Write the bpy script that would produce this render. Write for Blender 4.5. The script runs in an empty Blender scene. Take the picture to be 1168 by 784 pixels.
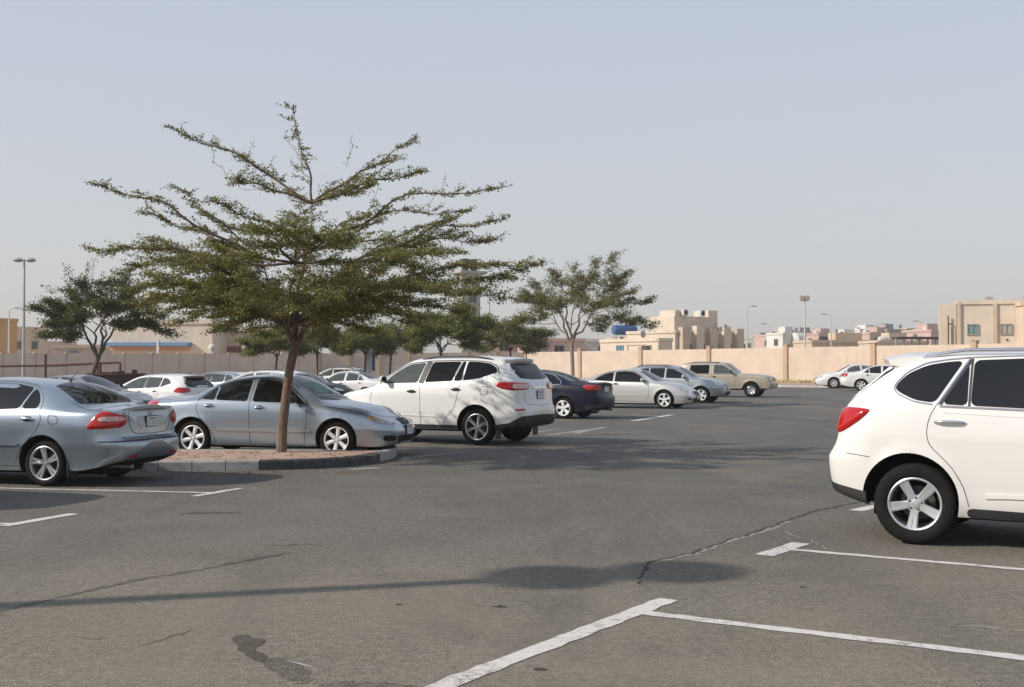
SKY_DUST = 3.0; SKY_SAT = .7; SKY_HAZE = .72; SKY_HAZE_K = 11.5; SKY_STR = .10; SUN_STR = 4.3; EXPOSURE = 0.0; HAZE = .0006
import bpy, bmesh, math, random
import numpy as np
from mathutils import Vector, Matrix
from mathutils.bvhtree import BVHTree
C = bpy.context.scene.collection
PI = math.pi
R_ = math.radians

# ---------------------------------------------------------------- camera model (used to measure ground points)
CAM_H = 1.6
FPX = 1371.0
PITCH = math.atan(26.0 / FPX)
def ground(px, py, z=0.0):
    """world point on the plane z seen at photo pixel (px,py)"""
    dx = (px - 584) / FPX; dv = (392 - py) / FPX
    dy = math.cos(PITCH) - dv * math.sin(PITCH); dz = math.sin(PITCH) + dv * math.cos(PITCH)
    t = (z - CAM_H) / dz
    return Vector((dx * t, dy * t, z))
def at_depth(px, py, Y):
    dx = (px - 584) / FPX; dv = (392 - py) / FPX
    dy = math.cos(PITCH) - dv * math.sin(PITCH); dz = math.sin(PITCH) + dv * math.cos(PITCH)
    t = Y / dy
    return Vector((dx * t, Y, CAM_H + dz * t))

# ---------------------------------------------------------------- object helpers
def link(o, parent=None):
    C.objects.link(o)
    if parent is not None: o.parent = parent
    return o
def tag(o, label=None, cat=None, group=None, kind=None):
    if label: o['label'] = label
    if cat: o['category'] = cat
    if group: o['group'] = group
    if kind: o['kind'] = kind
    return o
def empty(name, loc=(0, 0, 0), rz=0.0, label=None, cat=None, group=None):
    o = bpy.data.objects.new(name, None); C.objects.link(o)
    o.location = loc; o.rotation_euler = (0, 0, rz); o.empty_display_size = .2
    return tag(o, label, cat, group)
def mesh_obj(name, verts, faces, mats, parent=None, smooth=False, midx=None, sharp=None):
    me = bpy.data.meshes.new(name)
    me.from_pydata([tuple(v) for v in verts], [], [tuple(f) for f in faces])
    if not isinstance(mats, (list, tuple)): mats = [mats]
    for m in mats: me.materials.append(m)
    if midx is not None: me.polygons.foreach_set('material_index', midx)
    if smooth: me.polygons.foreach_set('use_smooth', [True] * len(me.polygons))
    me.update()
    if smooth and sharp: me.set_sharp_from_angle(angle=R_(sharp))
    return link(bpy.data.objects.new(name, me), parent)
def fix_normals(o):
    bm = bmesh.new(); bm.from_mesh(o.data); bmesh.ops.recalc_face_normals(bm, faces=bm.faces); bm.to_mesh(o.data); bm.free()
    return o

class MB:
    """mesh builder: collects simple solids into ONE mesh"""
    def __init__(s): s.v = []; s.f = []; s.m = []
    def add(s, v, f, mi=0):
        b = len(s.v); s.v += [tuple(p) for p in v]; s.f += [tuple(i + b for i in q) for q in f]; s.m += [mi] * len(f)
    def box(s, c, d, rz=0.0, mi=0, bev=0.0):
        cx, cy, cz = c; hx, hy, hz = d[0] / 2, d[1] / 2, d[2] / 2
        cr, sr = math.cos(rz), math.sin(rz)
        if bev <= 0:
            P = [(-hx, -hy, -hz), (hx, -hy, -hz), (hx, hy, -hz), (-hx, hy, -hz), (-hx, -hy, hz), (hx, -hy, hz), (hx, hy, hz), (-hx, hy, hz)]
            F = [(0, 3, 2, 1), (4, 5, 6, 7), (0, 1, 5, 4), (1, 2, 6, 5), (2, 3, 7, 6), (3, 0, 4, 7)]
        else:
            bm = bmesh.new(); bmesh.ops.create_cube(bm, size=1.0)
            for v in bm.verts: v.co = Vector((v.co.x * 2 * hx, v.co.y * 2 * hy, v.co.z * 2 * hz))
            bmesh.ops.bevel(bm, geom=bm.edges[:], offset=bev, segments=2, affect='EDGES')
            bm.verts.index_update()
            P = [tuple(v.co) for v in bm.verts]; F = [tuple(v.index for v in f.verts) for f in bm.faces]; bm.free()
        s.add([(cx + x * cr - y * sr, cy + x * sr + y * cr, cz + z) for x, y, z in P], F, mi)
    def tube(s, pts, rad, n=8, mi=0, cap=True):
        pts = [Vector(p) for p in pts]
        if not isinstance(rad, (list, tuple)): rad = [rad] * len(pts)
        V = []; F = []
        prev = None
        for i, p in enumerate(pts):
            t = (pts[min(i + 1, len(pts) - 1)] - pts[max(i - 1, 0)]).normalized()
            if prev is None:
                a = Vector((0, 0, 1)) if abs(t.z) < .9 else Vector((1, 0, 0))
                u = t.cross(a).normalized()
            else:
                u = (prev - t * prev.dot(t)).normalized()
            prev = u; w = t.cross(u)
            for k in range(n):
                a = 2 * PI * k / n
                V.append(p + (u * math.cos(a) + w * math.sin(a)) * rad[i])
        for i in range(len(pts) - 1):
            for k in range(n):
                F.append((i * n + k, i * n + (k + 1) % n, (i + 1) * n + (k + 1) % n, (i + 1) * n + k))
        if cap:
            F.append(tuple(range(n - 1, -1, -1))); F.append(tuple((len(pts) - 1) * n + k for k in range(n)))
        s.add(V, F, mi)
    def lathe(s, prof, n=32, mi=0, axis='z', c=(0, 0, 0), close=False):
        """prof: list of (r, h)"""
        V = []; F = []
        for r, h in prof:
            for k in range(n):
                a = 2 * PI * k / n; x, y = r * math.cos(a), r * math.sin(a)
                if axis == 'z': V.append((c[0] + x, c[1] + y, c[2] + h))
                elif axis == 'y': V.append((c[0] + x, c[1] + h, c[2] + y))
                else: V.append((c[0] + h, c[1] + x, c[2] + y))
        m = len(prof)
        for i in range(m - 1 + (1 if close else 0)):
            j = (i + 1) % m
            for k in range(n):
                F.append((i * n + k, i * n + (k + 1) % n, j * n + (k + 1) % n, j * n + k))
        s.add(V, F, mi)
    def prism(s, poly, z0, z1, mi=0):
        """poly: xy list"""
        n = len(poly)
        V = [(p[0], p[1], z0) for p in poly] + [(p[0], p[1], z1) for p in poly]
        F = [tuple(range(n - 1, -1, -1)), tuple(range(n, 2 * n))] + [(i, (i + 1) % n, n + (i + 1) % n, n + i) for i in range(n)]
        s.add(V, F, mi)
    def build(s, name, mats, parent=None, smooth=False, sharp=35, fix=True):
        o = mesh_obj(name, s.v, s.f, mats, parent, False, s.m)
        if fix: fix_normals(o)
        if smooth:
            o.data.polygons.foreach_set('use_smooth', [True] * len(o.data.polygons)); o.data.set_sharp_from_angle(angle=R_(sharp))
        return o

# ---------------------------------------------------------------- materials
MATS = {}
def new_mat(name):
    m = bpy.data.materials.new(name); m.use_nodes = True
    nt = m.node_tree; nt.nodes.clear()
    out = nt.nodes.new('ShaderNodeOutputMaterial'); b = nt.nodes.new('ShaderNodeBsdfPrincipled')
    nt.links.new(b.outputs[0], out.inputs[0])
    MATS[name] = m
    return m, nt, b
def rgb(c): return (c[0], c[1], c[2], 1.0)
def noise(nt, scale, detail=4, rough=.55, vec=None, dist=0):
    n = nt.nodes.new('ShaderNodeTexNoise'); n.inputs['Scale'].default_value = scale; n.inputs['Detail'].default_value = detail
    n.inputs['Roughness'].default_value = rough; n.inputs['Distortion'].default_value = dist
    if vec is not None: nt.links.new(vec, n.inputs['Vector'])
    return n.outputs['Fac']
def ramp(nt, fac, stops, mode='LINEAR'):
    r = nt.nodes.new('ShaderNodeValToRGB'); r.color_ramp.interpolation = mode
    e = r.color_ramp.elements
    while len(e) < len(stops): e.new(.5)
    for i, (p, c) in enumerate(stops):
        e[i].position = p; e[i].color = rgb(c) if not isinstance(c, (int, float)) else (c, c, c, 1)
    nt.links.new(fac, r.inputs[0]); return r.outputs[0]
def mix(nt, fac, a, b, mode='MIX'):
    m = nt.nodes.new('ShaderNodeMix'); m.data_type = 'RGBA'; m.blend_type = mode
    for val, k in ((fac, 0), (a, 6), (b, 7)):
        if hasattr(val, 'links'): nt.links.new(val, m.inputs[k])
        elif isinstance(val, (int, float)) and k: m.inputs[k].default_value = (val, val, val, 1)
        elif k: m.inputs[k].default_value = rgb(val)
        else: m.inputs[k].default_value = val
    return m.outputs[2]
def mth(nt, op, a, b=None, clamp=False):
    m = nt.nodes.new('ShaderNodeMath'); m.operation = op; m.use_clamp = clamp
    for i, v in enumerate((a, b)):
        if v is None: continue
        if hasattr(v, 'links'): nt.links.new(v, m.inputs[i])
        else: m.inputs[i].default_value = v
    return m.outputs[0]
def bump(nt, b, h, strength=.3, dist=.02):
    n = nt.nodes.new('ShaderNodeBump'); n.inputs['Strength'].default_value = strength; n.inputs['Distance'].default_value = dist
    nt.links.new(h, n.inputs['Height']); nt.links.new(n.outputs[0], b.inputs['Normal'])
def objco(nt): return nt.nodes.new('ShaderNodeTexCoord').outputs['Object']
def geopos(nt): return nt.nodes.new('ShaderNodeNewGeometry').outputs['Position']
def mapping(nt, vec, scale=(1, 1, 1), rot=(0, 0, 0), loc=(0, 0, 0)):
    m = nt.nodes.new('ShaderNodeMapping'); m.inputs['Scale'].default_value = scale; m.inputs['Rotation'].default_value = rot; m.inputs['Location'].default_value = loc
    nt.links.new(vec, m.inputs[0]); return m.outputs[0]

def simple(name, col, rough=.6, metal=0.0, var=0.12, scale=6.0, bmp=0.0, coat=0.0, spec=.5):
    """a plain procedural material with slight mottling"""
    if name in MATS: return MATS[name]
    m, nt, b = new_mat(name)
    f = noise(nt, scale, 5, .6, objco(nt))
    c0 = [max(0, x * (1 - var)) for x in col]; c1 = [min(1, x * (1 + var)) for x in col]
    nt.links.new(ramp(nt, f, [(.3, c0), (.7, c1)]), b.inputs['Base Color'])
    b.inputs['Roughness'].default_value = rough; b.inputs['Metallic'].default_value = metal
    b.inputs['Coat Weight'].default_value = coat; b.inputs['Specular IOR Level'].default_value = .5 if coat > .5 else .25; b.inputs['Specular IOR Level'].default_value = spec
    if bmp: bump(nt, b, noise(nt, scale * 8, 3, .6, objco(nt)), bmp, .01)
    return m
def paint(name, col, metal=.0, dust=.25, rough=.3, coat=.8):
    """car paint under clear coat, desert dust gathered low down and on the flat tops"""
    if name in MATS: return MATS[name]
    m, nt, b = new_mat(name)
    oc = objco(nt)
    f = noise(nt, 2.2, 6, .65, oc)
    geo = nt.nodes.new('ShaderNodeNewGeometry')
    sep = nt.nodes.new('ShaderNodeSeparateXYZ'); nt.links.new(oc, sep.inputs[0])
    low = ramp(nt, sep.outputs[2], [(.2, 1.0), (.62, 0.0)])
    d = mth(nt, 'MULTIPLY', mth(nt, 'ADD', mth(nt, 'MULTIPLY', low, .7), mth(nt, 'MULTIPLY', f, .5)), dust, True)
    base = mix(nt, d, col, (.33, .29, .24))
    nt.links.new(base, b.inputs['Base Color'])
    mt = mth(nt, 'SUBTRACT', metal, mth(nt, 'MULTIPLY', d, metal), True)
    nt.links.new(mt, b.inputs['Metallic'])
    nt.links.new(mth(nt, 'ADD', rough, mth(nt, 'MULTIPLY', d, .35)), b.inputs['Roughness'])
    b.inputs['Coat Weight'].default_value = coat; b.inputs['Specular IOR Level'].default_value = .5 if coat > .5 else .25; b.inputs['Coat Roughness'].default_value = .045
    nt.links.new(mth(nt, 'MULTIPLY', d, .25), b.inputs['Coat Roughness']) if dust > .4 else None
    return m
# ================================================================ CARS
def car_mats():
    M = {}
    M['glass'] = simple('tinted_glass', (.006, .0065, .007), .03, 0, .1, 3, spec=.5)
    M['glass_black'] = simple('privacy_glass', (.004, .0045, .005), .03, 0, .1, 3, spec=.22)
    M['glass_film'] = simple('film_glass', (.009, .0095, .010), .04, 0, .3, .8, spec=.6)
    M['glass_light'] = simple('clear_glass', (.055, .065, .062), .03, 0, .25, 1.4, spec=.6)
    M['rubber'] = simple('tyre_rubber', (.010, .0095, .009), .8, 0, .3, 9, .2, spec=.2)
    M['plastic'] = simple('black_plastic', (.03, .03, .031), .55, 0, .2, 7, .05)
    M['dark'] = simple('dark_void', (.008, .008, .008), .9, 0, .1)
    M['seam'] = simple('panel_gap', (.02, .02, .02), .8, 0, .1)
    M['chrome'] = simple('chrome', (.75, .76, .78), .12, 1.0, .05)
    M['alloy'] = simple('alloy', (.66, .67, .68), .3, .75, .06, 12)
    M['alloy_white'] = simple('alloy_bright', (.78, .78, .78), .4, .25, .06, 12)
    M['alloy_dark'] = simple('alloy_dark', (.3, .3, .31), .35, .8, .1, 12)
    M['barrel'] = simple('wheel_barrel', (.07, .07, .07), .6, .4, .2, 6); M['disc'] = simple('brake_disc', (.10, .095, .09), .5, .6, .2, 10)
    M['plate'] = simple('plate_white', (.62, .63, .63), .5, 0, .06)
    M['plate_ink'] = simple('plate_ink', (.05, .05, .07), .6)
    m, nt, b = new_mat('tail_red'); MATS['tail_red'] = m
    w = nt.nodes.new('ShaderNodeTexWave'); w.inputs['Scale'].default_value = 18; w.bands_direction = 'Z'
    nt.links.new(objco(nt), w.inputs[0])
    nt.links.new(mix(nt, w.outputs['Fac'], (.36, .006, .006), (.44, .010, .009)), b.inputs['Base Color'])
    b.inputs['Roughness'].default_value = .12; b.inputs['Coat Weight'].default_value = .6; b.inputs['Specular IOR Level'].default_value = .4
    M['tail'] = m
    M['tail_white'] = simple('lens_white', (.60, .36, .32), .15, 0, .5, 30, coat=1)
    M['lens'] = simple('headlamp_lens', (.42, .43, .42), .08, .3, .95, 20, coat=1)
    M['amber'] = simple('lens_amber', (.6, .28, .05), .12, 0, .2, 20, coat=1)
    M['bulb'] = simple('lamp_reflector', (.85, .85, .85), .1, .9, .1, 20)
    M['shade'] = simple('sunshade_green', (.06, .20, .14), .45, 0, .95, 7)
    M['headliner'] = simple('cabin_cloth', (.12, .11, .1), .9)
    return M

def pchip(xs, ys, x):
    xs = np.asarray(xs, float); ys = np.asarray(ys, float); x = np.clip(np.asarray(x, float), xs[0], xs[-1])
    h = np.diff(xs); d = np.diff(ys) / h
    m = np.zeros(len(xs)); m[0] = d[0]; m[-1] = d[-1]
    for i in range(1, len(xs) - 1):
        if d[i - 1] * d[i] > 0:
            w1 = 2 * h[i] + h[i - 1]; w2 = h[i] + 2 * h[i - 1]
            m[i] = (w1 + w2) / (w1 / d[i - 1] + w2 / d[i])
    i = np.clip(np.searchsorted(xs, x, side='right') - 1, 0, len(h) - 1)
    t = (x - xs[i]) / h[i]
    return (2 * t**3 - 3 * t**2 + 1) * ys[i] + (t**3 - 2 * t**2 + t) * h[i] * m[i] + (-2 * t**3 + 3 * t**2) * ys[i + 1] + (t**3 - t**2) * h[i] * m[i + 1]
def curve(tab): 
    a = sorted(tab); xs = [p[0] for p in a]; ys = [p[1] for p in a]
    return lambda x: pchip(xs, ys, x)

def car_body(S, mats, root, res=1.0):
    """S: spec dict; x=0 rear end, x=L nose. Returns body object and a BVH of the uncut shell"""
    L = S['L']; W = S['W'] / 2
    zt, zb, zl = curve(S['top']), curve(S['belt']), curve(S['low'])
    w, wt = curve(S['plan']), curve(S['topw'])
    rp, fp = curve(S['rear']), curve(S['front'])
    crown = S.get('crown', .06); Ra = S['Ra']; zc = S['R']
    n = int(96 * res)
    u = np.linspace(0, 1, n); xs = L * (u - .55 * np.sin(4 * PI * u) / (4 * PI) * .9)      # a little denser in places
    xs = L * (0.5 - 0.5 * np.cos(PI * u)) * .35 + L * u * .65
    nS, nG, nR = 16, 12, 9
    G = []
    for x in xs:
        T, B, Lo, Wd, Wt = zt(x), zb(x), zl(x), w(x), wt(x)
        B = min(B, T - .05)
        pts = [(0, Lo), (Wd * .5, Lo), (Wd - .10, Lo), (Wd - .055, Lo + .012)]
        for k in range(nS):
            h = (k + .35) / (nS - .65)
            z = Lo + .03 + (B - Lo - .03) * h
            pk = S.get('peak', .62)
            y = Wd - (S.get('tucklo', .055) * ((pk - h) / pk)**2 if h < pk else S.get('tuckhi', .03) * ((h - pk) / (1 - pk))**2)
            # crease + rub line
            for cz, ca, cs in S.get('crease', []):
                y += ca * math.exp(-((z - cz(x) if callable(cz) else z - cz) / cs)**2)
            for xw in (S['xr'], S['xf']):
                d = math.hypot(x - xw - S.get('arch', (0, 0))[0], z - zc - S.get('arch', (0, 0))[1])
                if d > Ra - .06: y += S.get('flare', .016) * math.exp(-((max(d - Ra, 0) - .0) / .06)**2)
            pts.append((y, z))
        yb, zbb = pts[-1]
        cr = min(crown, max(T - B - .02, .01)); z2 = T - cr
        y1, z1 = yb - .03, zbb + .018
        y2 = min(Wt, y1 - .005)
        for k in range(nG):
            t = (k + .5) / nG
            bul = S.get('bulge', .02) * 4 * t * (1 - t) * min(1, (z2 - z1) / .3)
            pts.append((y1 + (y2 - y1) * t + bul, z1 + (z2 - z1) * t))
        for k in range(nR + 1):
            t = k / nR; y = y2 * (1 - t)
            pts.append((y, z2 + cr * (1 - (y / max(y2, 1e-3))**2)))
        P = np.array(pts)
        for _ in range(3):
            Q = P.copy(); Q[1:-1] = P[1:-1] * .5 + (P[:-2] + P[2:]) * .25
            # keep sill + side as they are, soften shoulder and roof edge
            P[nS + 1:-1] = Q[nS + 1:-1]
        G.append(P)
    G = np.array(G)                                   # n x m x 2
    m = G.shape[1]
    XX = np.repeat(xs[:, None], m, 1)
    for _ in range(S.get('smooth', 2)):
        H = G.copy(); H[1:-1] = G[1:-1] * .5 + (G[:-2] + G[2:]) * .25; G = H
    # rings closing both ends
    def endrings(P, xe, sgn):
        out = []; zmid = (P[:, 1].min() + P[:, 1].max()) / 2
        for s in (.93, .8, .6, .4, .2, .05):
            Q = P.copy(); Q[:, 0] *= s; Q[:, 1] = zmid + (Q[:, 1] - zmid) * (1 - (1 - s) * .98)
            out.append((Q, xe + sgn * S.get('endbulge', .07) * (1 - s * s)))
        return out
    rings = []
    for Q, xe in reversed(endrings(G[0], xs[0], -1)): rings.append((Q, np.full(m, xe)))
    for i in range(n): rings.append((G[i], XX[i]))
    for Q, xe in endrings(G[-1], xs[-1], 1): rings.append((Q, np.full(m, xe)))
    V = []; 
    for Q, xv in rings:
        wr = np.clip(1 - xv / S.get('rblend', .55), 0, 1); wr = wr * wr * (3 - 2 * wr)
        wf = np.clip(1 - (L - xv) / S.get('fblend', .6), 0, 1); wf = wf * wf * (3 - 2 * wf)
        x2 = xv + rp(Q[:, 1]) * wr - fp(Q[:, 1]) * wf
        half = [(x2[j], Q[j, 0], Q[j, 1]) for j in range(m)]
        V += half + [(x2[j], -Q[j, 0], Q[j, 1]) for j in range(m - 2, 0, -1)]
    k = 2 * m - 2; F = []
    for i in range(len(rings) - 1):
        for j in range(k):
            F.append((i * k + j, i * k + (j + 1) % k, (i + 1) * k + (j + 1) % k, (i + 1) * k + j))
    F.append(tuple(range(k))); F.append(tuple((len(rings) - 1) * k + j for j in range(k - 1, -1, -1)))
    o = mesh_obj('body', V, F, mats, root, False)
    fix_normals(o)
    bm = bmesh.new(); bm.from_mesh(o.data); bvh = BVHTree.FromBMesh(bm); bm.free()
    # wheel arches
    cut = MB(); ADX, ADZ = S.get('arch', (0, .01))
    for xw in (S['xr'], S['xf']):
        for sy in (-1, 1):
            y0, y1 = sy * (W - .33), sy * (W + .3)
            N = 48; c = []
            for yy in (y0, y1):
                for a in range(N): c.append((xw + ADX + Ra * math.cos(2 * PI * a / N), yy, zc + ADZ + Ra * math.sin(2 * PI * a / N)))
            cut.add(c, [tuple(range(N)), tuple(range(2 * N - 1, N - 1, -1))] + [(a, N + a, N + (a + 1) % N, (a + 1) % N) for a in range(N)])
    co = cut.build('cutter', mats, root)
    md = o.modifiers.new('b', 'BOOLEAN'); md.operation = 'DIFFERENCE'; md.object = co; md.solver = 'EXACT'
    dg = bpy.context.evaluated_depsgraph_get(); dg.update()
    me = bpy.data.meshes.new_from_object(o.evaluated_get(dg)); o.modifiers.clear(); o.data = me
    bpy.data.objects.remove(co, do_unlink=True)
    bm = bmesh.new(); bm.from_mesh(me)
    for f in bm.faces:
        f.smooth = True; f.material_index = 0
        c = f.calc_center_median()
        for xw in (S['xr'], S['xf']):
            d = math.hypot(c.x - xw - ADX, c.z - zc - ADZ)
            if abs(c.y) < W + .05 and ((d < Ra + .003 and abs(f.normal.y) < .7 and d > Ra - .02) or (d < Ra and abs(abs(c.y) - (W - .33)) < .004)):
                f.material_index = 1; f.smooth = False
        if f.normal.z < -.8 and c.z < .4: f.material_index = 1
    bm.to_mesh(me); bm.free()
    me.set_sharp_from_angle(angle=R_(32))
    return o, bvh

class Skin:
    """patches, ribbons and lamps laid on the shell of a car as thin real pieces"""
    def __init__(s, bvh): s.b = bvh
    def ray(s, mode, a, b):
        """mode: 'L','R' side view (x,z); 'rear','front' view (y,z); 'top' (x,y); ('cyl',cx,cy) (angle deg,z)"""
        if mode == 'L': o, d = Vector((a, 3, b)), Vector((0, -1, 0))
        elif mode == 'R': o, d = Vector((a, -3, b)), Vector((0, 1, 0))
        elif mode == 'rear': o, d = Vector((-3, a, b)), Vector((1, 0, 0))
        elif mode == 'front': o, d = Vector((9, a, b)), Vector((-1, 0, 0))
        elif mode == 'top': o, d = Vector((a, b, 5)), Vector((0, 0, -1))
        else:
            an = R_(a); d = -Vector((math.cos(an), math.sin(an), 0)); o = Vector((mode[1], mode[2], b)) - d * 4
        h = s.b.ray_cast(o, d)
        if h[0] is None:
            h = s.b.find_nearest(o + d * 3.0)
        return h[0], d
    def patch(s, name, poly, mode, mat, parent, off=.004, grid=.06, smooth=2, mb=None, mi=0, thick=None, puff=0.0):
        P = [Vector((p[0], p[1])) for p in poly]
        rad = (.03 if not isinstance(mode, tuple) else 3.0)
        for _ in range(smooth + (1 if smooth else 0)):
            Q = []
            for i in range(len(P)):
                a, b = P[i], P[(i + 1) % len(P)]
                f = min(.22, rad / max((b - a).length, 1e-6))
                Q += [a * (1 - f) + b * f, a * f + b * (1 - f)]
            P = Q; rad *= .45
        bm = bmesh.new()
        f = bm.faces.new([bm.verts.new((p.x, p.y, 0)) for p in P])
        gx, gy = (grid if isinstance(grid, tuple) else (grid, grid))
        x0, x1 = min(p.x for p in P), max(p.x for p in P); y0, y1 = min(p.y for p in P), max(p.y for p in P)
        k = x0 + gx
        while k < x1 - gx * .2:
            bmesh.ops.bisect_plane(bm, geom=bm.verts[:] + bm.edges[:] + bm.faces[:], plane_co=(k, 0, 0), plane_no=(1, 0, 0)); k += gx
        k = y0 + gy
        while k < y1 - gy * .2:
            bmesh.ops.bisect_plane(bm, geom=bm.verts[:] + bm.edges[:] + bm.faces[:], plane_co=(0, k, 0), plane_no=(0, 1, 0)); k += gy
        bmesh.ops.triangulate(bm, faces=[f for f in bm.faces if len(f.verts) > 4])
        bm.verts.index_update()
        bset = set(v.index for e in bm.edges if e.is_boundary for v in e.verts)
        uv = [v.co.copy() for v in bm.verts]
        out = []; back = []
        ks = .0087 if isinstance(mode, tuple) else 1.0
        PB = [(p.x * ks, p.y) for p in P]
        def bdist(x, y):
            x *= ks; best = 9
            for (ax, ay), (bx, by) in zip(PB, PB[1:] + PB[:1]):
                dx, dy = bx - ax, by - ay; L2 = dx * dx + dy * dy
                q = 0 if L2 == 0 else max(0, min(1, ((x - ax) * dx + (y - ay) * dy) / L2))
                best = min(best, math.hypot(x - ax - q * dx, y - ay - q * dy))
            return best
        t = thick if thick is not None else off + .012
        for i, v in enumerate(bm.verts):
            h, d = s.ray(mode, v.co.x, v.co.y)
            e = off + (puff * (lambda f: f * (2 - f))(min(1, bdist(v.co.x, v.co.y) / .045)) if puff and i not in bset else 0)
            out.append(h - d * e); back.append(h + d * (t - off))
        F = [tuple(v.index for v in f.verts) for f in bm.faces]
        bed = [tuple(v.index for v in e.verts) for e in bm.edges if e.is_boundary]
        n = len(out); idx = {}; V = list(out)
        for e in bed:
            for i in e:
                if i not in idx: idx[i] = len(V); V.append(back[i])
        for a, b in bed: F.append((a, b, idx[b], idx[a]))
        bm.free()
        if mb is not None: mb.add(V, F, mi); return
        o = mesh_obj(name, V, F, mat, parent); fix_normals(o)
        o.data.polygons.foreach_set('use_smooth', [True] * len(o.data.polygons)); o.data.set_sharp_from_angle(angle=R_(40))
        return o
    def ribbon(s, pts, mode, width, off=.003, step=.04, mb=None, mi=0, close=False, thick=.006):
        P = [Vector((p[0], p[1])) for p in pts]
        if close: P.append(P[0].copy())
        Q = [P[0]]
        for a, b in zip(P[:-1], P[1:]):
            k = max(1, int((b - a).length / step))
            for i in range(1, k + 1): Q.append(a + (b - a) * i / k)
        # soften the corners
        for _ in range(2):
            q = [p.copy() for p in Q]
            for i in range(1, len(Q) - 1): q[i] = Q[i] * .5 + (Q[i - 1] + Q[i + 1]) * .25
            Q = q
        V = []; F = []
        for i, p in enumerate(Q):
            a, b = Q[max(i - 1, 0)], Q[min(i + 1, len(Q) - 1)]
            if close and i in (0, len(Q) - 1): a, b = Q[-2], Q[1]
            t = (b - a); nn = Vector((-t.y, t.x)); nn = nn.normalized() if nn.length > 0 else Vector((0, 1))
            for sgn in (-1, 1):
                q = p + nn * width / 2 * sgn
                h, d = s.ray(mode, q.x, q.y)
                V.append(h - d * off); V.append(h + d * thick)
        for i in range(len(Q) - 1):
            a = i * 4; b = a + 4
            F += [(a, a + 2, b + 2, b), (a, b, b + 1, a + 1), (a + 2, a + 3, b + 3, b + 2)]
        mb.add(V, F, mi)

def wheel_meshes(R, Rr, wd, style, M, alloy):
    """returns (rim mesh data, tyre mesh data); axis y, outer face +y; origin = hub centre"""
    t = MB()
    h = wd / 2
    t.lathe([(Rr - .005, h * .80), (Rr + .01, h * .93), (Rr + (R - Rr) * .45, h * 1.02), (R - .03, h * .93), (R - .008, h * .78), (R, h * .55),
             (R - .004, h * .52), (R - .004, h * .48), (R + .0, h * .45), (R, .01), (R - .006, .008), (R - .006, -.008), (R, -.01), (R, -h * .55), (R - .008, -h * .78), (R - .03, -h * .93),
             (Rr + (R - Rr) * .45, -h * 1.02), (Rr - .005, -h * .8)], 48, 0, 'y')
    to = t.build('tyre', M['rubber'], None, True, 50)
    r = MB()
    r.lathe([(Rr + .006, h * .90), (Rr - .002, h * .93), (Rr - .012, h * .90), (Rr - .02, h * .62)], 48, 0, 'y')
    r.lathe([(Rr - .02, h * .62), (Rr - .03, h * .2), (Rr - .035, -h * .7)], 48, 4, 'y')
    r.lathe([(Rr - .034, -h * .5), (.0, -h * .5)], 32, 1, 'y')
    r.lathe([(.0, -h * .30), (Rr * .66, -h * .30), (Rr * .66, -h * .42)], 32, 2, 'y')          # brake disc
    hub = style.get('hub', .075); n = style['n']; dish = style.get('dish', .25)
    yh = h * (.86 - dish); yr = h * .84
    r.lathe([(0, yh + .006), (hub * .42, yh + .004), (hub * .45, yh - .004), (hub, yh - .006), (hub * 1.08, yh - .03), (hub * 1.0, -.02)], 24, 0, 'y')
    def bar(a0, w0, wm, w1, bowed=.0, a1=None, th=.032):
        sec = 7; V = []; F = []
        for k in range(sec):
            f = k / (sec - 1); rr = hub * .75 + (Rr - .012 - hub * .75) * f
            ww = (w0 * (1 - f) + w1 * f) * (1 - 4 * f * (1 - f)) + (4 * f * (1 - f)) * wm
            y = yh + (yr - yh) * (f ** 1.6)
            an = a0 + ((a1 - a0) * f if a1 is not None else 0)
            c, s = math.cos(an), math.sin(an)
            for (tt, yy) in ((-ww / 2, y - th), (-ww / 2, y - .009), (-ww * .3, y), (ww * .3, y), (ww / 2, y - .009), (ww / 2, y - th)):
                V.append((rr * c - tt * s, yy, rr * s + tt * c))
        for k in range(sec - 1):
            for j in range(5): F.append((k * 6 + j, k * 6 + j + 1, (k + 1) * 6 + j + 1, (k + 1) * 6 + j))
        F.append(tuple(range(6))); F.append(tuple((sec - 1) * 6 + j for j in range(5, -1, -1)))
        r.add(V, F, 0)
    off = style.get('rot', PI / 2)
    for i in range(n):
        a = off + 2 * PI * i / n
        if style['kind'] == 'twin':
            sp = style.get('spread', .13)
            bar(a - sp, style['w0'], style['wm'], style['w1'], a1=a - style.get('spread1', sp)); bar(a + sp, style['w0'], style['wm'], style['w1'], a1=a + style.get('spread1', sp))
        else: bar(a, style['w0'], style['wm'], style['w1'])
        al = a + PI / n
        c = ((hub * .72) * math.cos(al), 0, (hub * .72) * math.sin(al))
        r.lathe([(.0, yh + .002), (.009, yh + .002), (.011, yh - .01)], 8, 3, 'y', c)
    ro = r.build('wheel', [alloy, M['dark'], M['disc'], M['plastic'] if style.get('nuts', 1) else M['chrome'], M['barrel']], None, True, 35)
    a, b = ro.data, to.data
    bpy.data.objects.remove(ro); bpy.data.objects.remove(to)
    return a, b

def mirror_y(poly): return [(-p[0], p[1]) for p in poly]

def glyphs(mb, h, w, k, rnd, mk):
    pass

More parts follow.
